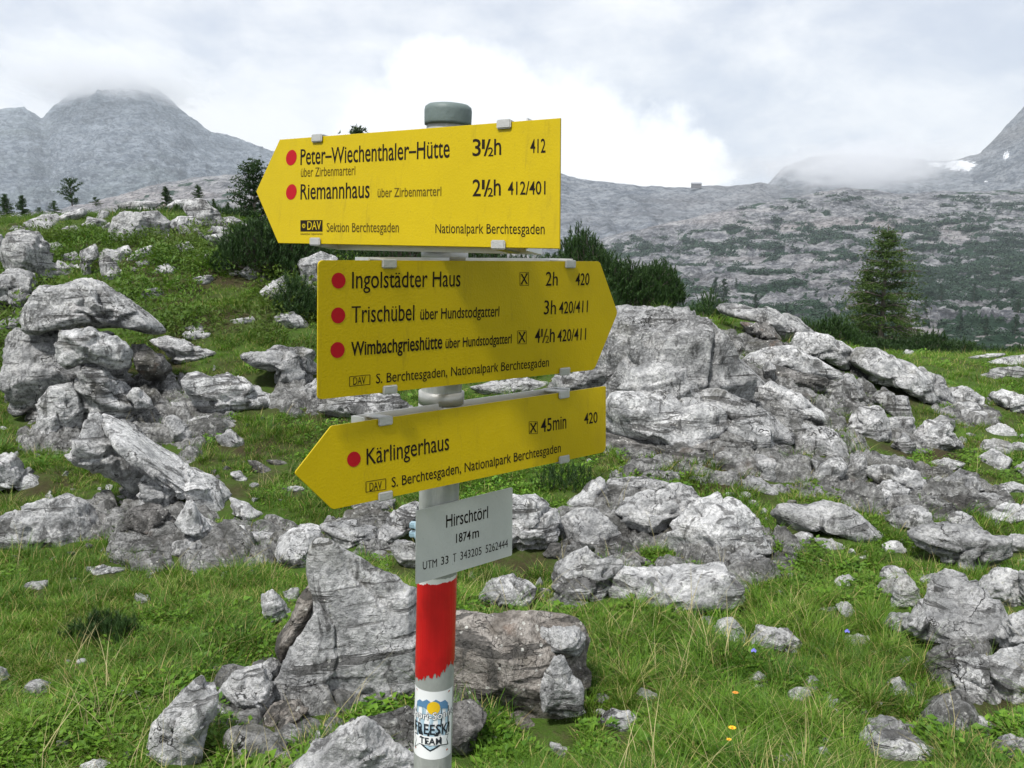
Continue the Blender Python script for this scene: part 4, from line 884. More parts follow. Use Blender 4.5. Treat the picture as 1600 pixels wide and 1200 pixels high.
place('herb', 42000, 2.2, 14, lambda x, y, px, py: np.clip(.16 + 1.3 * N2(x, y, 1.3, 51) + .35 * ((px > 1180) & (px < 1450) & (py > 820) & (py < 1000)) - .4 * heathw(x, y, px, py), 0, 1), .6, 1.2, 'herbs', 'low leafy alpine herbs growing through the grass')
place('heath', 36000, 6.5, 24, lambda x, y, px, py: np.clip(heathw(x, y, px, py) * (.55 + 1.5 * N2(x, y, .5, 14)), 0, 1), .4, 1.35, 'heath', 'dark green and brownish heath on the upper slopes', -1.0, 1.0, 2, .03, mg=.16)
place('heath', 5000, 7.5, 14, lambda x, y, px, py: np.clip(heathw(x, y, px, py) * (.2 + 2.0 * N2(x, y, .8, 15)), 0, 1), 1.3, 2.1, 'shrubs', 'leafy knee high shrubs on the left hillside', -1.0, 0.1, 2, .05, mg=.10)
place('stalk', 1500, 2.2, 9, lambda x, y, px, py: np.clip(.3 + .9 * N2(x, y, 1.1, 77), 0, 1), .7, 1.2, 'dry_grass_stalks', 'dry straw coloured stalks standing above the grass')
place('heath', 900, 5.0, 12, lambda x, y, px, py: ((px > 1180) & (px < 1260) & (py > 640) & (py < 780)) | ((px > 780) & (px < 900) & (py > 600) & (py < 780)) | ((px > 1290) & (px < 1400) & (py > 540) & (py < 640)), .25, .5, 'heath', 'small leafy heath in the clefts of the outcrop')

# rubble: broken chips lying in the clefts of the piles
CH = []
for k_ in range(4):
    V, Fc = ico(2); V = V.copy(); rg = np.random.RandomState(60 + k_)
    for j in range(7):
        n = rg.normal(size=3); n /= np.linalg.norm(n); V = V - np.maximum(V @ n - rg.uniform(.35, .7), 0)[:, None] * n
    me = mesh_from('chip', V * np.array([1, .8, .6]), Fc, M_rockd if k_ == 3 else M_rock, False); CH.append(bpy.data.objects.new('chip', me))
SRC['chip'] = CH
place('chip', 5000, 2.2, 14, lambda x, y, px, py: np.clip((rocky(x, y) - .6) * .7, 0, .8), .012, .055, 'rubble', 'broken limestone chips lying in the gaps between the boulders', tilt=1.0, rkw=0)
place('chip', 1200, 2.4, 14, lambda x, y, px, py: np.clip(.10 + .5 * N2(x, y, 1.2, 90), 0, .5), .012, .04, 'rubble', 'loose chips of limestone strewn over the turf', tilt=1.0, rkw=0)

# ------------------------------------------------------------------ needle bearing plants
def shoot(nn, L, nl, wid, rs, spread=.8):
    """upright candle of needles round a twig; returns triangles and their values"""
    V, Fc, vals = [], [], []
    for i in range(nn):
        f = (i + rs.random()) / nn; th = rs.random() * 6.283; z = L * f
        up = rs.uniform(.35, 1.0) + f * .8; d = np.array([math.cos(th) * spread, math.sin(th) * spread, up]); d /= np.linalg.norm(d)
        s = np.array([-math.sin(th), math.cos(th), 0]) * wid; c = np.array([0, 0, z]); b = len(V); l = nl * rs.uniform(.7, 1.2)
        V += [c - s, c + s, c + d * l]; Fc.append((b, b + 1, b + 2)); vals.append(min(1, .25 + .75 * f * rs.random() * 1.4))
    return np.array(V), np.array(Fc), np.array(vals)
def rotm(tx, ty, tz):
    cx, sx, cy, sy, c, s = math.cos(tx), math.sin(tx), math.cos(ty), math.sin(ty), math.cos(tz), math.sin(tz)
    return np.array([[c, -s, 0], [s, c, 0], [0, 0, 1]]) @ np.array([[cy, 0, sy], [0, 1, 0], [-sy, 0, cy]]) @ np.array([[1, 0, 0], [0, cx, -sx], [0, sx, cx]])
def bark_tubes(segs, n=6):
    V, Fc = [], []
    for (p, q, r0, r1) in segs:
        p, q = np.array(p, float), np.array(q, float); d = q - p; d /= max(np.linalg.norm(d), 1e-6); a = np.cross(d, [0.3, .8, .1]); a /= np.linalg.norm(a); b = np.cross(d, a); k = len(V)
        for (c, r) in ((p, r0), (q, r1)):
            for i in range(n): t_ = 6.283 * i / n; V.append(c + a * r * math.cos(t_) + b * r * math.sin(t_))
        for i in range(n): Fc.append((k + i, k + (i + 1) % n, k + n + (i + 1) % n, k + n + i))
    return np.array(V), np.array(Fc)
def dwarf_pine(px, py, D, w_, h, dep, ns, label, seed, nl=.05, L=.16, nn=26, wid=.0030, fill=.55, group=None, name='dwarf_pine', cat='dwarf pine'):
    rs = random.Random(seed); p = at(px, py, D) if D else at(px, py, hit(px, py)); base = (p[0], p[1], float(gz(p[0], p[1])) - .03)
    root = empty(name, base, label, cat, group)
    Vs, Fs, vs, segs = [], [], [], []; k = 0
    kinds = [shoot(nn, L, nl, wid, rs) for _ in range(5)]
    for i in range(ns):
        th = rs.random() * 6.283; r = math.sqrt(rs.random()); x, y = r * math.cos(th) * w_ / 2, r * math.sin(th) * dep / 2
        bump_ = .78 + .34 * math.sin(x * 5.1 / w_ * 2 + seed) * math.cos(y * 3 + seed * 2) + rs.uniform(-.14, .14)
        hh = h * (1 - r ** 3.2 * .72) * bump_ * (1 - fill * rs.random() ** 2.2); c = np.array([x, y, max(hh - L * .7, .0)])
        V, Fc, val = kinds[rs.randrange(5)]; sc_ = rs.uniform(.75, 1.25); R = rotm(rs.gauss(0, .28) - y / dep * .5, rs.gauss(0, .28) + x / w_ * .7, rs.random() * 6.283)
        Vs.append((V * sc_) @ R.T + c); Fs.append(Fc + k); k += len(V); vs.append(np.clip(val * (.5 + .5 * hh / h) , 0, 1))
        if rs.random() < .16: segs.append(((x * .25, y * .25, 0), (x * .75, y * .75, c[2] * .55), .016 * h + .004, .009)); segs.append(((x * .75, y * .75, c[2] * .55), tuple(c), .009, .004))
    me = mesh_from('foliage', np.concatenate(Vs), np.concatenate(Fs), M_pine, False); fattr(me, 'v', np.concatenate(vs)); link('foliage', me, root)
    V, Fc = bark_tubes(segs); link('branches', mesh_from('branches', V, Fc, M_bark), root)
    return root
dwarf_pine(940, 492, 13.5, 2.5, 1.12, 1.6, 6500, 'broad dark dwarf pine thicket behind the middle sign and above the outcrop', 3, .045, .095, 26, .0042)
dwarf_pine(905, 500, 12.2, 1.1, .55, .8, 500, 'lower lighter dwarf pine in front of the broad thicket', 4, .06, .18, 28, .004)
dwarf_pine(1110, 505, 10.8, .45, .38, .3, 90, 'little dwarf pine growing from the top slab of the outcrop', 5, .055, .17, 30, .0035)
dwarf_pine(1095, 512, 10.6, .3, .22, .3, 60, 'small low pine twig beside the little dwarf pine on the outcrop', 6, .05, .14, 26, .0035)
dwarf_pine(1280, 560, 15.5, 2.0, .72, 1.2, 2300, 'dwarf pine left of the larch behind the outcrop', 7, .05, .11, 24, .0052)
dwarf_pine(1400, 565, 17, 2.6, .55, 1.4, 2300, 'dwarf pine below the larch behind the outcrop', 8, .05, .11, 24, .0052)
dwarf_pine(1520, 575, 18, 2.6, .42, 1.4, 1300, 'spreading dwarf pine right of the larch near the skyline', 9, .05, .11, 24, .0052)
dwarf_pine(1640, 575, 18, 2.6, .36, 1.4, 1100, 'dwarf pine at the right edge behind the ribbed slab', 10, .05, .11, 24, .0052)
dwarf_pine(430, 425, 11.5, 1.6, .75, 1.2, 2100, 'dark dwarf pine on the left behind the tip of the top sign', 12, .045, .10, 26, .0042)
dwarf_pine(620, 450, 12.5, 2.4, .8, 1.4, 2000, 'dark dwarf pine hidden mostly behind the top sign', 13, .045, .10, 26, .0042)
dwarf_pine(790, 470, 13, 2.2, .8, 1.4, 2000, 'dark dwarf pine showing between the top and the middle sign', 16, .045, .10, 26, .0042)
dwarf_pine(495, 520, 10.2, 1.0, .5, .7, 500, 'low dark dwarf pine beside the left end of the middle sign', 14, .06, .17, 28, .004)
dwarf_pine(165, 1000, None, .34, .135, .22, 130, 'small dark dwarf pine in the grass at the lower left', 15, .030, .075, 90, .0011, .35)
dwarf_pine(300, 322, 16.5, 2.9, .22, .6, 420, 'flat dark band of dwarf pine along the hillock crest', 17, .07, .16, 24, .006)
dwarf_pine(890, 760, 6.2, .5, .16, .4, 120, 'low green pine seedling in the shade left of the outcrop', 18, .03, .09, 40, .002)

def conifer(px, py, D, h, w_, label, seed, mat, dens=1.0, lean=0.0, group=None, kind='spruce', bare=.0, droop=.25, nsz=1.0, name=None):
    rs = random.Random(seed); p = at(px, py, D); base = (p[0], p[1], p[2])
    root = empty(name or ('larch_tree' if kind == 'larch' else 'pine_tree' if kind == 'pine' else 'spruce_tree'), base, label, 'tree', group)
    segs = []; Vs, Fs, vs = [], [], []; k = 0; n = 14; pts = []
    for i in range(n + 1):
        f = i / n; pts.append(np.array([lean * h * f * f + rs.gauss(0, .006) * h, rs.gauss(0, .006) * h, h * f]))
    for i in range(n): segs.append((pts[i], pts[i + 1], .022 * h * (1 - i / n) ** .8 + .004 * h * .5, .022 * h * (1 - (i + 1) / n) ** .8 + .002 * h))
    nb = int(70 * dens)
    for i in range(nb):
        f = bare + (1 - bare) * (i + rs.random()) / nb; f = min(f, .985); q = pts[int(f * n)]; th = rs.random() * 6.283
        prof = (1 - f) ** .75 * (.55 + .45 * min(1, f / .25)) if kind != 'pine' else math.sin(min(1, max(.05, (f - bare) / (1 - bare)) * .9 + .1) * 3.1) * .9 + .15
        Lb = w_ / 2 * prof * rs.uniform(.65, 1.18) + .02 * h
        up = (.45 * f if kind != 'pine' else .7 * f + .1) - droop * (1 - f); tip = q + np.array([math.cos(th) * Lb, math.sin(th) * Lb, up * Lb])
        midp = (q + tip) / 2 + np.array([0, 0, .10 * Lb if kind != 'pine' else -.08 * Lb])
        segs.append((q, midp, .006 * h * (1 - f) + .002 * h, .003 * h)); segs.append((midp, tip, .003 * h, .0012 * h))
        m = int(10 + 46 * Lb / (w_ / 2 + 1e-6) * dens ** .3)
        for j in range(m):
            g = rs.random() ** .75; c = (q * (1 - g) ** 2 + 2 * midp * g * (1 - g) + tip * g * g) + np.array([rs.gauss(0, 1), rs.gauss(0, 1), rs.gauss(0, .6) - (.5 if kind == 'larch' else 0)]) * .030 * h * (.3 + g)
            for _ in range(6):
                d = np.array([rs.gauss(0, 1), rs.gauss(0, 1), rs.gauss(-.2 if kind == 'larch' else .5, .8)]); d /= np.linalg.norm(d) + 1e-6
                s = np.cross(d, [rs.gauss(0, 1), rs.gauss(0, 1), rs.gauss(0, 1)]); s /= np.linalg.norm(s) + 1e-6
                l = .020 * h * nsz * rs.uniform(.7, 1.4); Vs += [c - s * l * .16, c + s * l * .16, c + d * l]; Fs.append((k, k + 1, k + 2)); k += 3
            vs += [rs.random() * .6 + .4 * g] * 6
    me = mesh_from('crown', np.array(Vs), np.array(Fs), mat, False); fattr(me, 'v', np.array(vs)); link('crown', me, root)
    V, Fc = bark_tubes(segs, 7); link('trunk', mesh_from('trunk', V, Fc, M_bark), root)
    return root
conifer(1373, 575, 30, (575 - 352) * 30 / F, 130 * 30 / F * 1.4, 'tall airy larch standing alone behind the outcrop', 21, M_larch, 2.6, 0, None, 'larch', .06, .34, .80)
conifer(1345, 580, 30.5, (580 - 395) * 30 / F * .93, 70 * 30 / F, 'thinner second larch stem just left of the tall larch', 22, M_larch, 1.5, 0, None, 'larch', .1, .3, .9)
# conifers of the left skyline
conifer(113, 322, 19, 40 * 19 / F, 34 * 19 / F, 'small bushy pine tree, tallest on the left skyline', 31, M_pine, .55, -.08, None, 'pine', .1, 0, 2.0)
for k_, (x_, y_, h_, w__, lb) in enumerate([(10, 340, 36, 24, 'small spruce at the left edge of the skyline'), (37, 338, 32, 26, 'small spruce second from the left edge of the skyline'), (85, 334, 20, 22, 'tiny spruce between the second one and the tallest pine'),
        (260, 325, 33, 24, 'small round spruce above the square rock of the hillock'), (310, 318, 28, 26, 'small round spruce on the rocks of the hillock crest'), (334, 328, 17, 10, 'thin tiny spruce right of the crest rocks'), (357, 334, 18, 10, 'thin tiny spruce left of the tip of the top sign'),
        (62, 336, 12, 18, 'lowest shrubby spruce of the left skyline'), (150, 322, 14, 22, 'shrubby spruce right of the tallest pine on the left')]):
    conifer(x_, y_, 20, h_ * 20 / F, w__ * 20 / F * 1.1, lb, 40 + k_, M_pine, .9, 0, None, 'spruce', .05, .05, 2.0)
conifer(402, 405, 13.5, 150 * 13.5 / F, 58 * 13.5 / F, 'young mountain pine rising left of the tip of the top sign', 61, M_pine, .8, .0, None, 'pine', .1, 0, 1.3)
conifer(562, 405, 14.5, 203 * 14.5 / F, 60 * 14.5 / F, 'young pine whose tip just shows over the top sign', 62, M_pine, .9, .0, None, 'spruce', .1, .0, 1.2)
# scattered conifers on the far valley side
SPL = ['tallest far spruce low on the valley side right of the dwarf pine thicket', 'far spruce just left of the tallest one on the valley side', 'far spruce right of the tallest pair, directly over the arched skyline boulder', 'tiny far spruce on the slope right above the broad dwarf pine thicket',
       'tiny far spruce between the arched skyline boulder and the larch', 'tiny far spruce half way from the tallest pair to the larch', 'small far spruce on pale rock above the tallest pair', 'far spruce highest on the dark slope right of the larch', 'far spruce right of and below the highest one beyond the larch',
       'far spruce just right of the larch crown', 'far spruce near the right edge, upper one', 'far spruce at the very right edge, upper one', 'lowest far spruce next to the larch trunk', 'far spruce low on the slope between larch and right edge', 'second far spruce low on the slope toward the right edge', 'far spruce at the right edge, lowest of all']
MGX, MGY, MGZ, MGT, MGA = MG
for k_, (x_, y_, h_) in enumerate([(1130, 478, 45), (1118, 474, 38), (1180, 498, 36), (1006, 428, 14), (1295, 500, 20), (1228, 492, 16), (1150, 452, 16), (1470, 470, 26), (1520, 486, 30), (1445, 500, 28), (1560, 468, 24), (1590, 490, 26), (1408, 512, 26), (1500, 520, 30), (1540, 525, 32), (1585, 530, 34)]):
    a_ = azim(x_, y_); s_ = slope(y_, x_); ci = int(np.argmin(np.abs(MGA[0] - a_))); col_s = (MGZ[:, ci] - CZ) / MGY[:, ci]
    r_ = int(np.argmax(col_s > s_)); D_ = MGY[max(r_, 1), ci]; z_ = MGZ[max(r_, 1), ci]
    o = conifer(x_, y_, D_, h_ * D_ / F, h_ * .5 * D_ / F, SPL[k_], 80 + k_, M_farpine, .3, 0, 'spruces on the far valley side', 'spruce', .05, .1, 2.6)
    o.location.z = z_ - .5
# dwarf pine thickets on the far slope, as one growth
sel = (bandmask(*MG) > .56) & (MGT > .004) & (MGT < .97) & (MGA > -.2) & (MGA < .9)
ii = np.argwhere(sel); RG2 = np.random.RandomState(9); ii = ii[RG2.rand(len(ii)) < .62]
P_ = np.stack([MGX[ii[:, 0], ii[:, 1]], MGY[ii[:, 0], ii[:, 1]], MGZ[ii[:, 0], ii[:, 1]]], 1)
P_[:, 0] += RG2.normal(0, 1, len(P_)) * P_[:, 1] * .0012; P_[:, 1] += RG2.normal(0, 1.2, len(P_))
cl_ = source('scrub_clump', *(lambda q: (q[0], q[1], M_farpine, q[2]))(leaves(60, 1.0, .75, .42, random.Random(3), 1.0, 1.5)))
s_ = np.clip(P_[:, 1] / 330, .35, 2.3) * RG2.uniform(.5, 1.7, len(P_))
scatter('dwarf_pine_scrub', P_, np.stack([np.zeros(len(P_)), np.zeros(len(P_)), RG2.uniform(0, 6.28, len(P_))], 1), np.stack([s_ * 1.5, s_ * 1.2, s_], 1), cl_, 'bands of dark dwarf pine scrub on the far karst slope')

# ------------------------------------------------------------------ single flowers
def flower(px, py, foot, D, col, label, name, r=.008, bell=False):
    top = at(px, py, D); bx, by = top[0] + .01, D + .01; zb = float(gz(bx, by)); root = empty(name, (bx, by, zb), label, 'flower')
    t_ = np.array([top[0] - bx, D - by, top[2] - zb]); V, Fc = bark_tubes([((0, 0, -.01), tuple(t_ * .5 + np.array([.006, 0, 0])), .0010, .0009), (tuple(t_ * .5 + np.array([.006, 0, 0])), tuple(t_), .0009, .0007)], 6)
    link('stem', mesh_from('stem', V, Fc, plain('stem', (.10, .15, .03), .7)), root)
    m = plain('petal', col, .5); n = 5 if bell else 11
    V, Fc = [], []
    for i in range(n):
        a = 6.283 * i / n; d = np.array([math.cos(a), math.sin(a) * .9, -.9 if bell else .25]); s = np.array([-math.sin(a), math.cos(a), 0]); b = len(V)
        w0 = r * (.5 if bell else .28); V += [t_ - s * w0 * .4, t_ + s * w0 * .4, t_ + d * r * .7 + s * w0, t_ + d * r * 1.15, t_ + d * r * .7 - s * w0]; Fc.append((b, b + 1, b + 2, b + 3, b + 4))
    link('petals', mesh_from('petals', V, Fc, m), root)
    if not bell: link('flower_centre', mesh_from('flower_centre', ico(2)[0] * r * .35 + t_ + np.array([0, 0, r * .1]), ico(2)[1], plain('centre', (.45, .18, .01), .7)), root)
flower(1149, 1083, 0, 2.7, (.55, .22, .03), 'orange brown flower head topmost in the tall grass at the bottom', 'orange_flower', .010)
flower(1144, 1138, 0, 2.6, (.80, .42, .01), 'bright yellow orange flower in the tall grass at the bottom', 'yellow_flower', .012)
flower(1139, 1156, 0, 2.58, (.75, .38, .01), 'smaller yellow flower just under the bright one', 'yellow_flower', .008)
flower(1178, 1013, 0, 3.5, (.16, .16, .55), 'blue bellflower in front of the flat layered pale rock', 'bellflower', .013, True)
flower(1324, 983, 0, 3.75, (.16, .16, .55), 'blue bellflower in the meadow left of the right hand pile', 'bellflower', .013, True)
flower(1257, 765, 0, 6.1, (.15, .15, .50), 'blue bellflower in the shade at the foot of the outcrop', 'bellflower', .015, True)

# ------------------------------------------------------------------ the signpost
CAM = np.array([0, 0, CZ])
M_yellow = None
def paint(name, col, rough=.45, var=.06, dirt=.25):
    m, t = newmat(name); pos = t.new('ShaderNodeNewGeometry').outputs['Position']
    n = t.noise(pos, 14, 6, .65); f = t.noise(t.mapv(pos, (60, 60, 9)), 1.0, 5, .7)
    c = t.mix(n, tuple(x * (1 - var) for x in col), tuple(min(1, x * (1 + var)) for x in col))
    c = t.mix(t.math('MULTIPLY', t.step(f, .55, .75), dirt), c, tuple(x * .55 + .01 for x in col)); g2 = t.noise(t.mapv(pos, (1, 1, 1), (3, 3, 3)), 210, 3, .8)
    c = t.mix(t.math('MULTIPLY', t.step(g2, .66, .72), .45), c, tuple(x * .4 + .02 for x in col))
    c = t.mix(t.math('MULTIPLY', t.step(t.noise(t.mapv(pos, (5, 5, 2)), 1.0, 6, .7), .52, .70), .28), c, tuple(x * .62 + .015 for x in col))
    finish(t, c, rough, 0, t.bump(t.noise(pos, 300, 3), .0004), .2)
    return m
M_yellow = paint('yellow_enamel', (.44, .325, .001), .42, .10, .42)
M_plaque = paint('white_enamel', (.46, .48, .45), .45, .04, .12)
M_ink = plain('black_ink', (.014, .010, .007), .7, 0, .1)
M_inkthin = plain('faded_ink', (.085, .060, .008), .7, 0, .1)
M_dot = plain('red_dot_ink', (.34, .006, .012), .6, 0, .15)
M_alu = plain('aluminium', (.62, .62, .61), .45, .75, .5, .12, 40)
M_alud = plain('back_of_sign', (.34, .34, .33), .55, .6, .4, .15, 25)
M_clamp = plain('cast_clamp', (.42, .42, .40), .5, .55, .5, .15, 60, .0006)
M_cap = plain('grey_green_rubber', (.115, .15, .145), .55, 0, .4, .15, 40, .001)
M_blue = plain('blue_grey_plastic', (.25, .36, .42), .4)
def zinc():
    m, t = newmat('galvanised_steel'); pos = t.new('ShaderNodeNewGeometry').outputs['Position']
    vo = t.new('ShaderNodeTexVoronoi', Vector=pos, Scale=90.0); n = t.noise(pos, 35, 6, .7); s = t.noise(t.mapv(pos, (50, 50, 6)), 1, 5, .7)
    c = t.mix(n, (.24, .255, .24), (.46, .475, .46)); c = t.mix(t.math('MULTIPLY', vo.outputs['Color'], .25) if False else .0, c, (.3, .3, .3))
    c = t.mix(t.math('MULTIPLY', t.step(s, .5, .75), .5), c, (.60, .61, .58))
    finish(t, c, .55, .25, t.bump(n, .0008), .4); return m
M_zinc = zinc()
def redpaint():
    m, t = newmat('brushed_red_paint'); pos = t.new('ShaderNodeTexCoord').outputs['Object']
    s = t.noise(t.mapv(pos, (190, 190, 5)), 1, 5, .7); n = t.noise(pos, 12, 4)
    c = t.mix(s, (.42, .006, .010), (.68, .012, .016)); c = t.mix(t.math('MULTIPLY', t.step(n, .4, .6), .45), c, (.30, .004, .008))
    finish(t, c, .33, 0, t.bump(s, .0012), .5); return m
M_red = redpaint()

PD = 1.52                                        # distance of the post
PT, PB = at(700, 190, PD), at(676, 1190, PD)
axis = (PB - PT) / np.linalg.norm(PB - PT)
root_xy = PT + axis * ((PT[2] + .05) / -axis[2])
post_root = empty('signpost', tuple(root_xy), 'galvanised hiking signpost with three yellow arrow boards and a small white name plaque', 'signpost')
PR = np.array(root_xy)
RAD = .0352
def part(name, V, Fc, mat, parent=post_root, smooth=False):
    me = mesh_from(name, np.asarray(V) - PR, Fc, mat, smooth); return link(name, me, parent)
def bm_part(name, bm, mat, parent=post_root, smooth=False):
    bmesh.ops.recalc_face_normals(bm, faces=bm.faces)
    for v in bm.verts: v.co = Vector(np.array(v.co[:]) - PR)
    me = bpy.data.meshes.new(name); bm.to_mesh(me); bm.free(); me.materials.append(mat)
    me.polygons.foreach_set('use_smooth', np.full(len(me.polygons), smooth)); return link(name, me, parent)
# axis frame
ez = -axis; ex = np.array([1, 0, 0]) - ez[0] * ez; ex /= np.linalg.norm(ex); ey = np.cross(ez, ex)
def lathe(name, prof, mat, n=64, parent=post_root, smooth=True):
    """prof: (radius, height above PT along the post)"""
    V, Fc = [], []
    for r, h in prof:
        for i in range(n):
            t_ = 2 * math.pi * i / n; V.append(PT + ez * h + ex * r * math.cos(t_) + ey * r * math.sin(t_))
    for j in range(len(prof) - 1):
        for i in range(n): Fc.append((j * n + i, j * n + (i + 1) % n, (j + 1) * n + (i + 1) % n, (j + 1) * n + i))
    Fc.append(tuple(range(n - 1, -1, -1))); Fc.append(tuple((len(prof) - 1) * n + i for i in range(n)))
    return part(name, V, Fc, mat, parent, smooth)
Lpost = (PT[2] + .25) / ez[2]
lathe('post', [(RAD, -Lpost), (RAD, -Lpost * .5), (RAD, -.02), (RAD, .004)], M_zinc)
def hpx(py): return (at(700, py, PD)[2] - PT[2]) / ez[2]
ct = hpx(162)
lathe('post_cap', [(RAD + .0035, hpx(196)), (RAD + .0038, hpx(192)), (RAD + .0042, ct - .012), (RAD + .0030, ct - .006), (RAD - .002, ct - .0022), (RAD - .012, ct - .0004), (.012, ct), (.001, ct)], M_cap)

def box_bm(bm, o, a, b, c):
    """box with one corner at o and edge vectors a, b, c"""
    vs = [bm.verts.new(o + i * a + j * b + k * c) for i in (0, 1) for j in (0, 1) for k in (0, 1)]
    for f in ((0, 1, 3, 2), (4, 6, 7, 5), (0, 4, 5, 1), (2, 3, 7, 6), (0, 2, 6, 4), (1, 5, 7, 3)): bm.faces.new([vs[i] for i in f])

class Board:
    def __init__(s, corners, gap):
        r = np.array([ray(*q) for q in corners]); M = np.array([r[0], -r[1], r[2], -r[3]]).T
        t_ = np.linalg.svd(M)[2][-1]; t_ = t_ / t_.mean(); P = r * t_[:, None]
        U = P[1] - P[0]; W = P[3] - P[0]; N = np.cross(U, W); N /= np.linalg.norm(N)
        if N @ r[0] > 0: N = -N                                  # towards the viewer
        # scale so that the board stands `gap` in front of the post surface
        cpx = sum(c[1] for c in corners) / 4
        A_ = PT + axis * ((PT[2] - at(690, cpx, PD)[2]) / -axis[2]) - CAM
        k = (A_ + N * (RAD + gap)) @ N / (P[0] @ N)
        s.P0 = CAM + P[0] * k; s.N = N; s.u = U / np.linalg.norm(U); s.v = -W / np.linalg.norm(W)
        s.back = A_ + CAM
    def pt(s, px, py, off=0.0):
        r = ray(px, py); k = ((s.P0 + s.N * off - CAM) @ s.N) / (r @ s.N); return CAM + r * k
    def poly(s, pts, off): return [s.pt(x, y, off) for x, y in pts]
def prism(name, b, pts, thick, mat, parent, off=0.0):
    bm = bmesh.new(); fr = [bm.verts.new(p) for p in b.poly(pts, off)]; bk = [bm.verts.new(np.array(v.co[:]) - b.N * thick) for v in fr]
    bm.faces.new(fr); bm.faces.new(bk[::-1])
    for i in range(len(fr)): j = (i + 1) % len(fr); bm.faces.new((fr[i], bk[i], bk[j], fr[j]))
    ed = [e for e in bm.edges if (e.verts[0] in fr) and (e.verts[1] in fr)]
    bmesh.ops.bevel(bm, geom=ed, offset=.0007, segments=2, affect='EDGES', profile=.5)
    return bm_part(name, bm, mat, parent)
def rounded(pts, radii):
    out = []
    n = len(pts)
    for i, (p, r) in enumerate(zip(pts, radii)):
        p = np.array(p, float); a = np.array(pts[i - 1], float) - p; b = np.array(pts[(i + 1) % n], float) - p
        if r <= 0: out.append(tuple(p)); continue
        A1 = p + a / np.linalg.norm(a) * r; B1 = p + b / np.linalg.norm(b) * r
        for k in range(6): t_ = k / 5; out.append(tuple((1 - t_) ** 2 * A1 + 2 * t_ * (1 - t_) * p + t_ ** 2 * B1))
    return out

# lettering from the built-in font, turned into mesh and fitted to its line
FC = {}
def glyphs(txt, bold=0.0, spacing=1.0):
    cu = bpy.data.curves.new('t', 'FONT'); cu.body = txt; cu.offset = bold; cu.space_character = spacing; cu.resolution_u = 3; cu.fill_mode = 'FRONT'
    ob = bpy.data.objects.new('t', cu); COL.objects.link(ob); bpy.context.view_layer.update()
    me = bpy.data.meshes.new_from_object(ob.evaluated_get(bpy.context.evaluated_depsgraph_get()))
    n = len(me.vertices); V = np.zeros(n * 3); me.vertices.foreach_get('co', V); V = V.reshape(-1, 3)
    Fc = [tuple(p.vertices) for p in me.polygons]
    bpy.data.objects.remove(ob); bpy.data.curves.remove(cu); bpy.data.meshes.remove(me)
    return V, Fc
CAPH = glyphs('H')[0][:, 1].max()
XH = glyphs('x')[0][:, 1].max()
DIG = glyphs('4')[0][:, 1].max()
def write(b, txt, x0, y0, x1, y1, cap, mat=None, bold=.004, spacing=1.0, name='lettering', off=.0004, parent=None, digits=False):
    V, Fc = glyphs(txt, bold, spacing); V = V.copy()
    if not digits:                                 # taller x-height, as in the narrow grotesque of the boards
        V[:, 1] = np.interp(V[:, 1], [-.4, 0, XH, CAPH, CAPH + .3], [-.36, 0, CAPH * .755, CAPH, CAPH + .25])
    lo, hi = V[:, 0].min(), V[:, 0].max(); fx = (V[:, 0] - lo) / (hi - lo); fy = V[:, 1] / (DIG if digits else CAPH)
    A_, B_ = b.pt(x0, y0, off), b.pt(x1, y1, off); H = np.linalg.norm(b.pt(x0, y0 - cap, off) - A_)
    W = A_ + (B_ - A_) * fx[:, None] + b.v * (fy * H)[:, None]
    return part(name, W, Fc, mat or M_ink, parent or b.o)
def disc(b, cx, cy, rpx, mat, name='red_dot', off=.0004, parent=None, n=36):
    c = b.pt(cx, cy, off); r = np.linalg.norm(b.pt(cx, cy - rpx, off) - c); up = b.v; rt = np.cross(up, b.N)
    V = [c + r * (math.cos(2 * math.pi * i / n) * rt + math.sin(2 * math.pi * i / n) * up) for i in range(n)]
    return part(name, V, [tuple(range(n))], mat, parent or b.o)
def flat(b, pts, mat, name, off=.0004, parent=None):
    return part(name, b.poly(pts, off), [tuple(range(len(pts)))], mat, parent or b.o)
def stroke(b, p, q, wpx, mat, name, off=.0005):
    p, q = np.array(p, float), np.array(q, float); d = q - p; d /= np.linalg.norm(d); n = np.array([-d[1], d[0]]) * wpx / 2
    return b.poly([tuple(p + n), tuple(q + n), tuple(q - n), tuple(p - n)], off)
def strokes(b, segs, wpx, mat, name, off=.0005):
    V, Fc = [], []
    for k, (p, q) in enumerate(segs): V += stroke(b, p, q, wpx, mat, name, off + .00003 * k); Fc.append(tuple(range(len(V) - 4, len(V))))
    return part(name, V, Fc, mat, b.o)
def xbox(b, x0, y0, x1, y1):                       # little table with crossed cutlery: a framed X
    m = 1.2
    strokes(b, [((x0, y0), (x1, y0)), ((x1, y0), (x1, y1)), ((x1, y1), (x0, y1)), ((x0, y1), (x0, y0))], .7, M_ink, 'pictogram_frame')
    strokes(b, [((x0 + m + 1, y0 + m + 1), (x1 - m - 1, y1 - m - 1)), ((x1 - m - 1, y0 + m + 1), (x0 + m + 1, y1 - m - 1))], 2.0, M_ink, 'pictogram_cross', .0006)
    strokes(b, [((x0 + m, y1 - 2), (x0 + m + 3, y1 - 2)), ((x1 - m - 3, y0 + 2), (x1 - m, y0 + 2))], 1.2, M_ink, 'pictogram_cross', .0008)

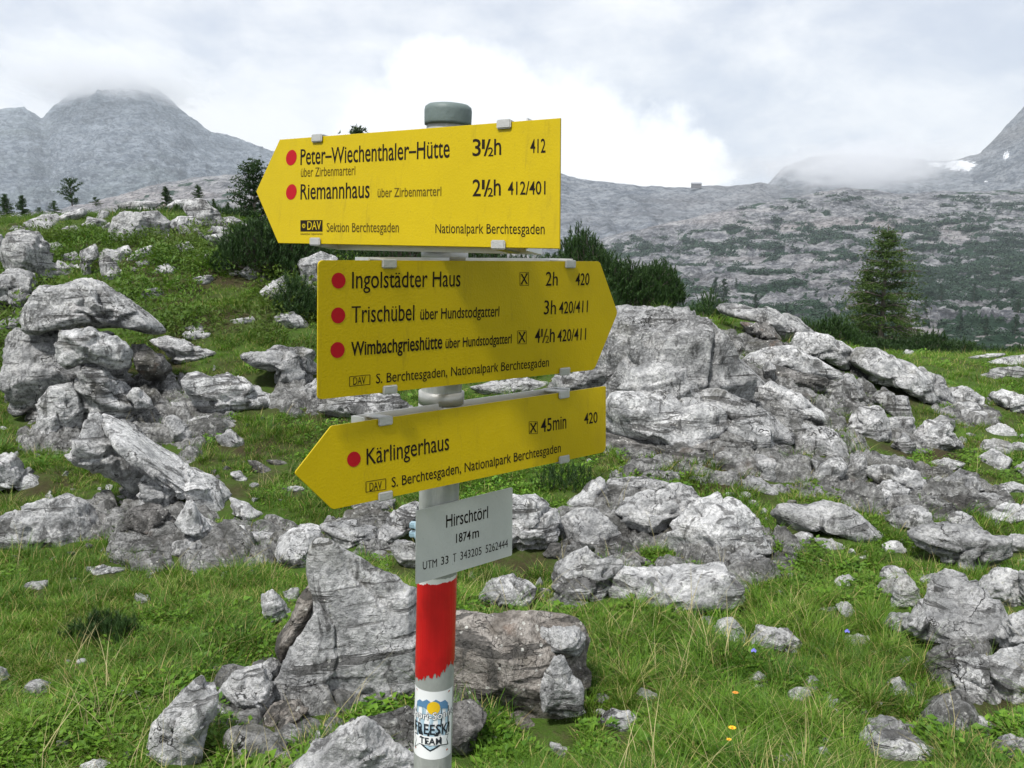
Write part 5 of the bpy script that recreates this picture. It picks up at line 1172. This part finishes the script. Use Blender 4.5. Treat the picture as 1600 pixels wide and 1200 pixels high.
def board(corners, outline, gap, mat, label, parent=post_root, name='sign_board'):
    b = Board(corners, gap); b.o = prism(name, b, outline, .003, mat, parent); b.o['label'] = label; return b
def bracket(b, x0, x1, ytop, ybot, lugs, depth=.040, h0=.012):
    """rear carrier bar with returned ends, and the four cast lugs that hook over the edges"""
    N, up = b.N, b.v; Ltop, Rtop = b.pt(x0, ytop[0]), b.pt(x1, ytop[1]); Lb, Rb = b.pt(x0, ybot[0]), b.pt(x1, ybot[1])
    bm = bmesh.new(); th = .0028
    run = (Rtop - Ltop); rl = np.linalg.norm(run); rd = run / rl
    for side, (A_, B_, sgn) in enumerate(((Ltop, Rtop, -1), (Lb, Rb, 1))):
        d = up * (.034 * sgn); o = A_ - N * depth + up * (.004 if sgn < 0 else -.004)
        box_bm(bm, o, B_ - A_, -N * th, d)
        box_bm(bm, o, rd * th, N * (depth - .0045), d); box_bm(bm, o + (B_ - A_), -rd * th, N * (depth - .0045), d)
    bm_part('carrier_bar', bm, M_alu)
    for (lx, ly, s) in lugs:
        c = b.pt(lx, ly); wdt = .026; bm = bmesh.new(); hh = .0105
        o = c - rd * wdt / 2 - up * (s * hh) + N * .0006
        box_bm(bm, o, rd * wdt, N * .0042, up * (s * (hh + .0035)))                      # lip in front of the edge
        bmesh.ops.bevel(bm, geom=list(bm.edges), offset=.0016, segments=3, affect='EDGES')
        b2 = bmesh.new(); box_bm(b2, c - rd * wdt * .42 + up * (s * .0006) - N * (depth + .001), rd * wdt * .84, N * (depth + .0035), up * (s * .0026))
        bmesh.ops.bevel(b2, geom=list(b2.edges), offset=.0008, segments=2, affect='EDGES')
        me_ = bpy.data.meshes.new('tmp'); b2.to_mesh(me_); bm.from_mesh(me_); b2.free(); bpy.data.meshes.remove(me_)
        bm_part('clamp_lug', bm, M_clamp)
def collar(y, w_=.022):
    h = hpx(y); lathe('pipe_collar', [(RAD + .0005, h - w_ / 2), (RAD + .0045, h - w_ / 2 + .0008), (RAD + .0045, h + w_ / 2 - .0008), (RAD + .0005, h + w_ / 2)], M_clamp)

# --- top board
z1 = lambda x, y: (380 + x / 3.077, 140 + y / 3.077)
b1_ = board([(436.9, 218), (875.3, 184.2), (874, 388.6), (434.6, 379.8)],
            [(436.9, 218), (875.3, 184.2), (874, 388.6), (434.6, 379.8), (400.1, 299.2)], .042, M_yellow, 'top yellow arrow board pointing left')
bracket(b1_, 500, 822, (212, 187), (381, 387), [(497, 213.4, 1), (789, 190.9, 1), (494, 381, -1), (780, 386.5, -1)])
def W1(t_, a, b, c, d, cap, **k): p, q = z1(a, b), z1(c, d); return write(b1_, t_, p[0], p[1], q[0], q[1], cap / 3.077, **k)
for cy in (327, 492): disc(b1_, *z1(231, cy), 37 / 3.077, M_dot)
W1('Peter–Wiechenthaler–Hütte', 275, 362, 992, 326, 74, bold=.007)
def half(b, f, digit, xs, base, cap, hx, thin=False):
    """digit, built-up one half, and the h of hours"""
    write(b, digit, *f(xs[0], base[0]), *f(xs[1], base[0]), cap, bold=.007, digits=True)
    dx = hx[0] - xs[1]; m = M_inkthin if thin else M_ink; k = cap * (3.077 if f is z1 else 3.2)
    write(b, '1', *f(xs[1] + dx * .08, base[0] - k * .42), *f(xs[1] + dx * .30, base[0] - k * .42), cap * .56, m, .012, digits=True)
    write(b, '/', *f(xs[1] + dx * .22, base[0]), *f(xs[1] + dx * .74, base[0]), cap * .98, m, .006)
    write(b, '2', *f(xs[1] + dx * .55, base[0] + k * .02), *f(xs[1] + dx * .94, base[0] + k * .02), cap * .52, m, .010, digits=True)
    write(b, 'h', *f(*(hx[0], base[1])), *f(*(hx[1], base[1])), cap * .94, bold=.008)
half(b1_, z1, '3', (1102, 1142), (318, 313), 80 / 3.077, (1206, 1240))
W1('412', 1380, 305, 1453, 302, 66, digits=True, bold=.008)
W1('über Zirbenmarterl', 277, 420, 538, 411, 42, mat=M_inkthin, bold=.0)
W1('Riemannhaus', 275, 528, 607, 520, 72, bold=.007)
W1('über Zirbenmarterl', 646, 518, 952, 511, 42, mat=M_inkthin, bold=.004)
half(b1_, z1, '2', (1102, 1142), (512, 508), 80 / 3.077, (1204, 1238))
W1('412/401', 1272, 505, 1453, 503, 62, digits=True, bold=.008)
flat(b1_, [z1(275, 628), z1(381, 627), z1(381, 682), z1(275, 682)], M_ink, 'emblem_panel')
for k in range(6):
    a_ = k * math.pi / 6; c = z1(291, 655); r_ = 3.6
    if k == 0: segs = []
    segs.append(((c[0] - r_ * math.cos(a_) * .8, c[1] - r_ * math.sin(a_)), (c[0] + r_ * math.cos(a_) * .8, c[1] + r_ * math.sin(a_))))
strokes(b1_, segs, .8, M_yellow, 'emblem_flower', .0006); disc(b1_, *z1(291, 655), 1.3, M_ink, 'emblem_flower', .0011)
W1('DAV', 308, 674, 374, 673, 40, mat=M_yellow, bold=.008, off=.0008)
W1('Deutscher Alpenverein', 276, 698, 381, 698, 9, mat=M_inkthin, bold=0)
W1('Sektion Berchtesgaden', 401, 684, 748, 686, 42, mat=M_inkthin, bold=.006)
W1('Nationalpark Berchtesgaden', 924, 690, 1449, 695, 44, bold=.0)
# --- middle board
z2 = lambda x, y: (480 + x / 3.2, 370 + y / 3.2)
b2_ = board([(497.4, 407.2), (936.9, 409.1), (928.6, 577.7), (496.4, 624.5)],
            rounded([(497.4, 406.5), (936.9, 408.3), (965, 488.6), (928.6, 577.7), (496.4, 624.5)], [9, 4, 4, 5, 7]), .042, M_yellow, 'middle yellow arrow board pointing right')
bracket(b2_, 578, 898, (406.8, 408), (615, 581), [(607, 408, 1), (890, 409.4, 1), (608, 612, -1), (881, 583, -1)])
def W2(t_, a, b, c, d, cap, **k): p, q = z2(a, b), z2(c, d); return write(b2_, t_, p[0], p[1], q[0], q[1], cap / 3.2, **k)
for c in ((157, 219), (155, 393), (152, 566)): disc(b2_, *z2(*c), 40 / 3.2, M_dot)
W2('Ingolstädter Haus', 224, 258, 766, 248, 82)
xbox(b2_, *z2(1064, 178), *z2(1107, 243))
W2('2h', 1192, 245, 1252, 243, 70, digits=True); W2('420', 1341, 243, 1410, 240, 60, digits=True, bold=.007)
W2('Trischübel', 222, 430, 535, 418, 82); W2('über Hundstodgatterl', 565, 415, 960, 398, 54, bold=.008)
W2('3h', 1183, 388, 1243, 386, 70, digits=True); W2('420/411', 1258, 385, 1402, 376, 60, digits=True, bold=.007)
W2('Wimbachgrieshütte', 219, 595, 675, 558, 68, bold=.016); W2('über Hundstodgatterl', 691, 558, 1022, 532, 48, bold=.010)
xbox(b2_, *z2(1053, 470), *z2(1096, 535))
half(b2_, z2, '4', (1138, 1164), (529, 526), 70 / 3.2, (1212, 1237), True)
W2('420/411', 1250, 525, 1393, 514, 60, digits=True, bold=.007)
def davbox(b, f, p, q, r, s_, t0, t1, cap, kk):
    P = [f(*p), f(*q), f(*r), f(*s_)]
    strokes(b, [(P[i], P[(i + 1) % 4]) for i in range(4)], 1.0, M_ink, 'emblem_frame')
    write(b, 'DAV', *f(*t0), *f(*t1), cap, bold=.004)
davbox(b2_, z2, (212, 700), (314, 690), (314, 738), (212, 748), (230, 742), (292, 735), 38 / 3.2, 3.2)
W2('S. Berchtesgaden, Nationalpark Berchtesgaden', 344, 734, 1208, 648, 48)
# --- lower board
z3 = lambda x, y: (450 + x / 3.019, 590 + y / 3.019)
b3_ = board([(517.9, 665.5), (947.5, 603.2), (946.9, 706), (519.6, 796)],
            rounded([(517.9, 665.5), (946.6, 603.2), (946.6, 706), (519.6, 796), (460.2, 739.5)], [3, 2, 8, 4, 5]), .042, M_yellow, 'lower yellow arrow board pointing left')
bracket(b3_, 570, 893, (657, 610), (785, 717), [(601, 654, 1), (880, 613.2, 1), (601, 778, -1), (880, 720.4, -1)])
def W3(t_, a, b, c, d, cap, **k): p, q = z3(a, b), z3(c, d); return write(b3_, t_, p[0], p[1], q[0], q[1], cap / 3.019, **k)
disc(b3_, *z3(311, 385), 36 / 3.019, M_dot)
W3('Kärlingerhaus', 371, 412, 760, 340, 76)
xbox(b3_, *z3(1138, 208), *z3(1177, 264))
W3('45', 1193, 258, 1244, 250, 62, digits=True, bold=.008); W3('min', 1250, 249, 1313, 239, 62, bold=.007)
W3('420', 1397, 220, 1460, 212, 52, digits=True, bold=.007)
davbox(b3_, z3, (368, 492), (461, 477), (461, 527), (368, 541), (385, 536), (442, 526), 38 / 3.019, 3.019)
W3('S. Berchtesgaden, Nationalpark Berchtesgaden', 489, 518, 1287, 351, 46)
# --- white plaque
b4_ = board([(651, 798), (801, 761.6), (800, 867.6), (650.4, 913)], rounded([(651, 798), (801, 761.6), (800, 867.6), (650.4, 913)], [1.5] * 4), .0115, M_plaque, 'small white plaque with the name and height of the pass')
def W4(t_, a, b, c, d, cap, **k): p, q = z3(a, b), z3(c, d); return write(b4_, t_, p[0], p[1], q[0], q[1], cap / 3.019, **k)
W4('Hirschtörl', 746, 708, 944, 662, 58, bold=.006)
W4('1874', 793, 780, 862, 762, 42, digits=True, bold=.010); W4('m', 870, 760, 901, 752, 42, bold=.010)
W4('UTM', 636, 907, 703, 892, 38, bold=0); W4('33', 722, 884, 757, 876, 38, digits=True, bold=.004); W4('T', 778, 870, 794, 866, 38, bold=0)
W4('343205', 813, 860, 913, 834, 38, digits=True, bold=0); W4('5262444', 932, 828, 1037, 799, 38, digits=True, bold=0)
for (mx, my) in ((657, 800),): pass
for y in (400, 620, 640): collar(y)
# hose clamps that hold the plaque, their blue grey ends showing left of the post
for k, y in enumerate((822, 836)):
    h = hpx(y); w_ = .0075
    lathe('pipe_clamp', [(RAD + .0004, h - w_), (RAD + .006, h - w_ + .001), (RAD + .0085, h), (RAD + .006, h + w_ - .001), (RAD + .0004, h + w_)], M_blue)
    bm = bmesh.new(); c = PT + ez * h + ex * (-RAD - .010) + ey * .002; box_bm(bm, c - ex * .006 - ez * .005 - ey * .008, ex * .014, ez * .010, ey * .016)
    bmesh.ops.bevel(bm, geom=list(bm.edges), offset=.002, segments=2, affect='EDGES'); bm_part('clamp_bolt', bm, M_blue)

# --- painted bands and sticker on the tube
def tube_pt(s_px, py, off):
    """s_px: arc length from the front line, in photograph pixels at the post"""
    cx = 700 + (py - 190) / 1000 * -24
    h = (at(cx, py, PD - RAD)[2] - PT[2]) / ez[2]
    ang = -math.pi / 2 + s_px / (RAD * F / 1.60); ang += math.atan2(0 - (PT[0]), 1.5) * 0 - .07
    return PT + ez * h + (ex * math.cos(ang) + ey * math.sin(ang)) * (RAD + off)
def wrap(name, V2, Fc, off, mat, parent): return part(name, [tube_pt(x, y, off) for x, y in V2], Fc, mat, parent, True)
def band(name, top, bot, off, mat, n=420, s0=-107, s1=107):
    V, Fc = [], []
    for i in range(n):
        s = s0 + (s1 - s0) * i / (n - 1)
        a, b = top(s), bot(s)
        for k in range(5): V.append((s, a + (b - a) * k / 4))
    for i in range(n - 1):
        for k in range(4): q = i * 5 + k; Fc.append((q, q + 5, q + 6, q + 1))
    return wrap(name, V, Fc, off, mat, post_root)
def jag(s, sd, amp, frq, g=4): return amp * float(fbm(np.array([s * frq, 0.3, sd]), sd, g, .7))
def stroke_(s, w_, sd):
    u = s / w_ + .4 * jag(s, sd, 1, .5); k = math.floor(u); f = u - k; hh = lambda i: float(h3(np.array([i]), np.array([sd]), np.array([0]), sd)[0])
    e = min(1, f * 4); return hh(k - 1) * (1 - e) + hh(k) * e - .5
band('white_paint_band', lambda s: 906 + jag(s, 3, 3, .06), lambda s: 922, .00025, plain('white_paint', (.72, .73, .70), .5))
band('red_paint_band', lambda s: 914 - s * .13 + jag(s, 11, 5, .08) - 2.5 * max(0, jag(s, 4, 1, .6)), lambda s: 1056 - s * .24 + jag(s, 7, 11, .07) + 9 * stroke_(s, 2.1, 5) + 7 * stroke_(s, 4.6, 9), .0006, M_red)
M_st = plain('sticker_white', (.78, .79, .80), .3); M_stb = plain('sticker_blue', (.10, .22, .38), .3); M_stl = plain('sticker_light_blue', (.38, .52, .62), .3)
M_sty = plain('sticker_yellow', (.75, .48, .02), .3); M_stk = plain('sticker_black', (.02, .025, .035), .3); M_str = plain('sticker_rust', (.42, .10, .03), .3)
zs = lambda x, y: ((x - 288) / 3.75, 880 + y / 3.75)
def grid2(x0, x1, y0, y1, n=24, m=3):
    V = [(x0 + (x1 - x0) * i / n, y0 + (y1 - y0) * j / m) for i in range(n + 1) for j in range(m + 1)]
    Fc = [(i * (m + 1) + j, (i + 1) * (m + 1) + j, (i + 1) * (m + 1) + j + 1, i * (m + 1) + j + 1) for i in range(n) for j in range(m)]
    return V, Fc
V, Fc = grid2(-40, 40, 1081, 1187, 40, 3); stk = wrap('sticker', V, Fc, .0003, M_st, post_root)
def fan(name, pts, off, mat):
    P = [zs(*p) for p in pts]
    bm = bmesh.new(); bm.faces.new([bm.verts.new((x, y, 0)) for x, y in P]); bmesh.ops.triangulate(bm, faces=bm.faces)
    for _ in range(2): bmesh.ops.subdivide_edges(bm, edges=[e for e in bm.edges if e.calc_length() > 4], cuts=1, use_grid_fill=False)
    bmesh.ops.triangulate(bm, faces=bm.faces)
    bm.verts.index_update(); V = [(v.co.x, v.co.y) for v in bm.verts]; Fc = [tuple(v.index for v in f.verts) for f in bm.faces]; bm.free()
    me = mesh_from(name, np.array([tube_pt(x, y, off) for x, y in V]) - PR, Fc, mat, False); return link(name, me, stk)
fan('sticker_ski', [(172, 762), (184, 764), (404, 1112), (394, 1118)], .0006, M_str)
fan('sticker_ski', [(398, 762), (410, 764), (182, 1118), (172, 1110)], .00065, M_str)
fan('sticker_shield', [(186, 850), (400, 850), (402, 960), (372, 1060), (288, 1104), (204, 1060), (176, 960)], .0008, M_stk)
fan('sticker_shield', [(194, 850), (392, 850), (392, 958), (364, 1052), (288, 1094), (212, 1052), (184, 958)], .0010, M_stl)
fan('sticker_mountains', [(190, 858), (190, 832), (215, 812), (235, 818), (262, 800), (288, 815), (315, 798), (342, 815), (370, 808), (392, 832), (392, 866), (340, 852), (288, 866), (240, 850)], .0012, M_stb)
fan('sticker_sun', [(302 + 38 * math.cos(k * math.pi / 14), 848 + 38 * math.sin(k * math.pi / 14)) for k in range(28)], .0014, M_sty)
def wwrite(txt, x0, x1, y, cap, mat, off, bold, arch=0, spacing=1.0, dyr=0):
    V, Fc = glyphs(txt, bold, spacing); lo, hi = V[:, 0].min(), V[:, 0].max()
    out = []
    for v in V:
        f = (v[0] - lo) / (hi - lo); x = x0 + (x1 - x0) * f
        yy = y - v[1] / CAPH * cap + arch * (f - .5) ** 2 * 4 + dyr * (f - .5); sx, sy = zs(x, yy); out.append(tube_pt(sx, sy, off))
    me = mesh_from('sticker_lettering', np.array(out) - PR, Fc, mat, False); return link('sticker_lettering', me, stk)
wwrite('Capri-Sonne', 142, 444, 915, 42, M_stk, .0016, .030, 0, 1.0, -22)
wwrite('Capri-Sonne', 142, 444, 915, 42, M_st, .0019, .002, 0, 1.0, -22)
wwrite('FREESKI', 172, 408, 1003, 58, M_stk, .0016, .016, 4, 1.08)
fan('sticker_ribbon', [(172, 1022), (404, 1018), (392, 1045), (404, 1082), (360, 1072), (214, 1072), (172, 1112), (188, 1060)], .0012, M_stk)
fan('sticker_ribbon', [(180, 1026), (212, 1026), (212, 1016), (362, 1014), (362, 1024), (398, 1022), (386, 1045), (394, 1074), (356, 1066), (218, 1068), (182, 1100), (194, 1060)], .0014, M_st)
wwrite('TEAM', 222, 354, 1060, 36, M_stk, .0018, .024, 2, 1.05)

# ------------------------------------------------------------------ small hut on the distant ridge
def hut(px, py, D, wpx, label):
    p = at(px, py, D); w_ = wpx * D / F * .85; h = w_ * .26; d = w_ * .55; root = empty('mountain_hut', tuple(p), label, 'hut')
    bm = bmesh.new(); A3 = lambda *q: np.array(q, float)
    box_bm(bm, A3(-w_ / 2, -d / 2, -h), A3(w_, 0, 0), A3(0, d, 0), A3(0, 0, h * 1.7)); me = bpy.data.meshes.new('wall'); bmesh.ops.recalc_face_normals(bm, faces=bm.faces); bm.to_mesh(me); bm.free(); me.materials.append(plain('dark_timber', (.10, .09, .09), .8)); link('wall', me, root)
    e = w_ * .04; V = [(-w_ / 2 - e, -d / 2 - e, h * .68), (w_ / 2 + e, -d / 2 - e, h * .68), (w_ / 2 + e, d / 2 + e, h * .68), (-w_ / 2 - e, d / 2 + e, h * .68), (-w_ / 2 - e, 0, h * 1.25), (w_ / 2 + e, 0, h * 1.25)]
    link('roof', mesh_from('roof', V, [(0, 1, 5, 4), (2, 3, 4, 5), (1, 2, 5), (3, 0, 4), (0, 3, 2, 1)], plain('slate_roof', (.22, .22, .24), .6), False), root)
    for k in range(4):
        bm = bmesh.new(); box_bm(bm, A3(-w_ * .40 + k * w_ * .22, -d / 2 - .15, h * .1), A3(w_ * .09, 0, 0), A3(0, .12, 0), A3(0, 0, h * .3)); me = bpy.data.meshes.new('window'); bmesh.ops.recalc_face_normals(bm, faces=bm.faces); bm.to_mesh(me); bm.free(); me.materials.append(plain('dark_pane', (.03, .03, .035), .2)); link('window', me, root)
hut(1088, 290, 1480, 17, 'tiny dark hut on the crest of the distant ridge')

# ------------------------------------------------------------------ clouds that lie on the summits, and the air
def cloud(name, px, py, D, wpx, hpx_, dep, dens, label, seed, thr=.5, ns=3.0):
    c = at(px, py, D); V, Fc = ico(3); me = mesh_from(name, V, Fc, None)
    o = link(name, me, None, tuple(c)); o.scale = (wpx / 2 * D / F, dep / 2, hpx_ / 2 * D / F); tag(o, label, None, None, 'stuff')
    m = bpy.data.materials.new(name); m.use_nodes = True; t = NT(m.node_tree); t.n.clear()
    pos = t.new('ShaderNodeTexCoord').outputs['Object']
    ln = t.new('ShaderNodeVectorMath', _operation='LENGTH', i0=pos).outputs['Value']
    n = t.noise(t.mapv(pos, (1.3, 1, .8), (seed, seed * 2, 0)), ns, 6, .65, .5)
    f = t.math('SUBTRACT', t.math('ADD', t.math('SUBTRACT', 1.0, ln), t.math('MULTIPLY', n, 1.7)), thr + .42)
    de = t.math('MULTIPLY', t.step(f, 0.0, .55), dens)
    v = t.new('ShaderNodeVolumePrincipled', Density=de); v.inputs['Color'].default_value = (.97, .975, .99, 1); v.inputs['Anisotropy'].default_value = .3
    t.new('ShaderNodeOutputMaterial', Volume=v.outputs[0]); me.materials.append(m)
    return o
cloud('summit_cloud', 160, 118, 2150, 420, 120, 800, .013, 'veil of cloud over the summit of the broad left mountain', 3, .62)
cloud('ridge_cloud', 1350, 258, 1400, 400, 112, 320, .017, 'bank of cloud drifting over the distant ridge at the right', 7, .60)
cloud('ridge_cloud', 1180, 262, 1450, 220, 60, 200, .007, 'thin cloud touching the distant ridge left of the cloud bank', 11, .66)

hz = 520.0
bm = bmesh.new(); bmesh.ops.create_cube(bm, size=1.0); me = bpy.data.meshes.new('haze'); bm.to_mesh(me); bm.free()
ho = link('haze', me, None, (0, 700, (hz - 61) / 2)); ho.scale = (6400, 4600, hz + 61); tag(ho, 'thin bluish mountain haze over the whole valley', None, None, 'stuff')
m = bpy.data.materials.new('haze'); m.use_nodes = True; t = NT(m.node_tree); t.n.clear()
v = t.new('ShaderNodeVolumePrincipled', Density=.00017); v.inputs['Color'].default_value = (.84, .92, 1.0, 1); v.inputs['Anisotropy'].default_value = .1
t.new('ShaderNodeOutputMaterial', Volume=v.outputs[0]); me.materials.append(m)
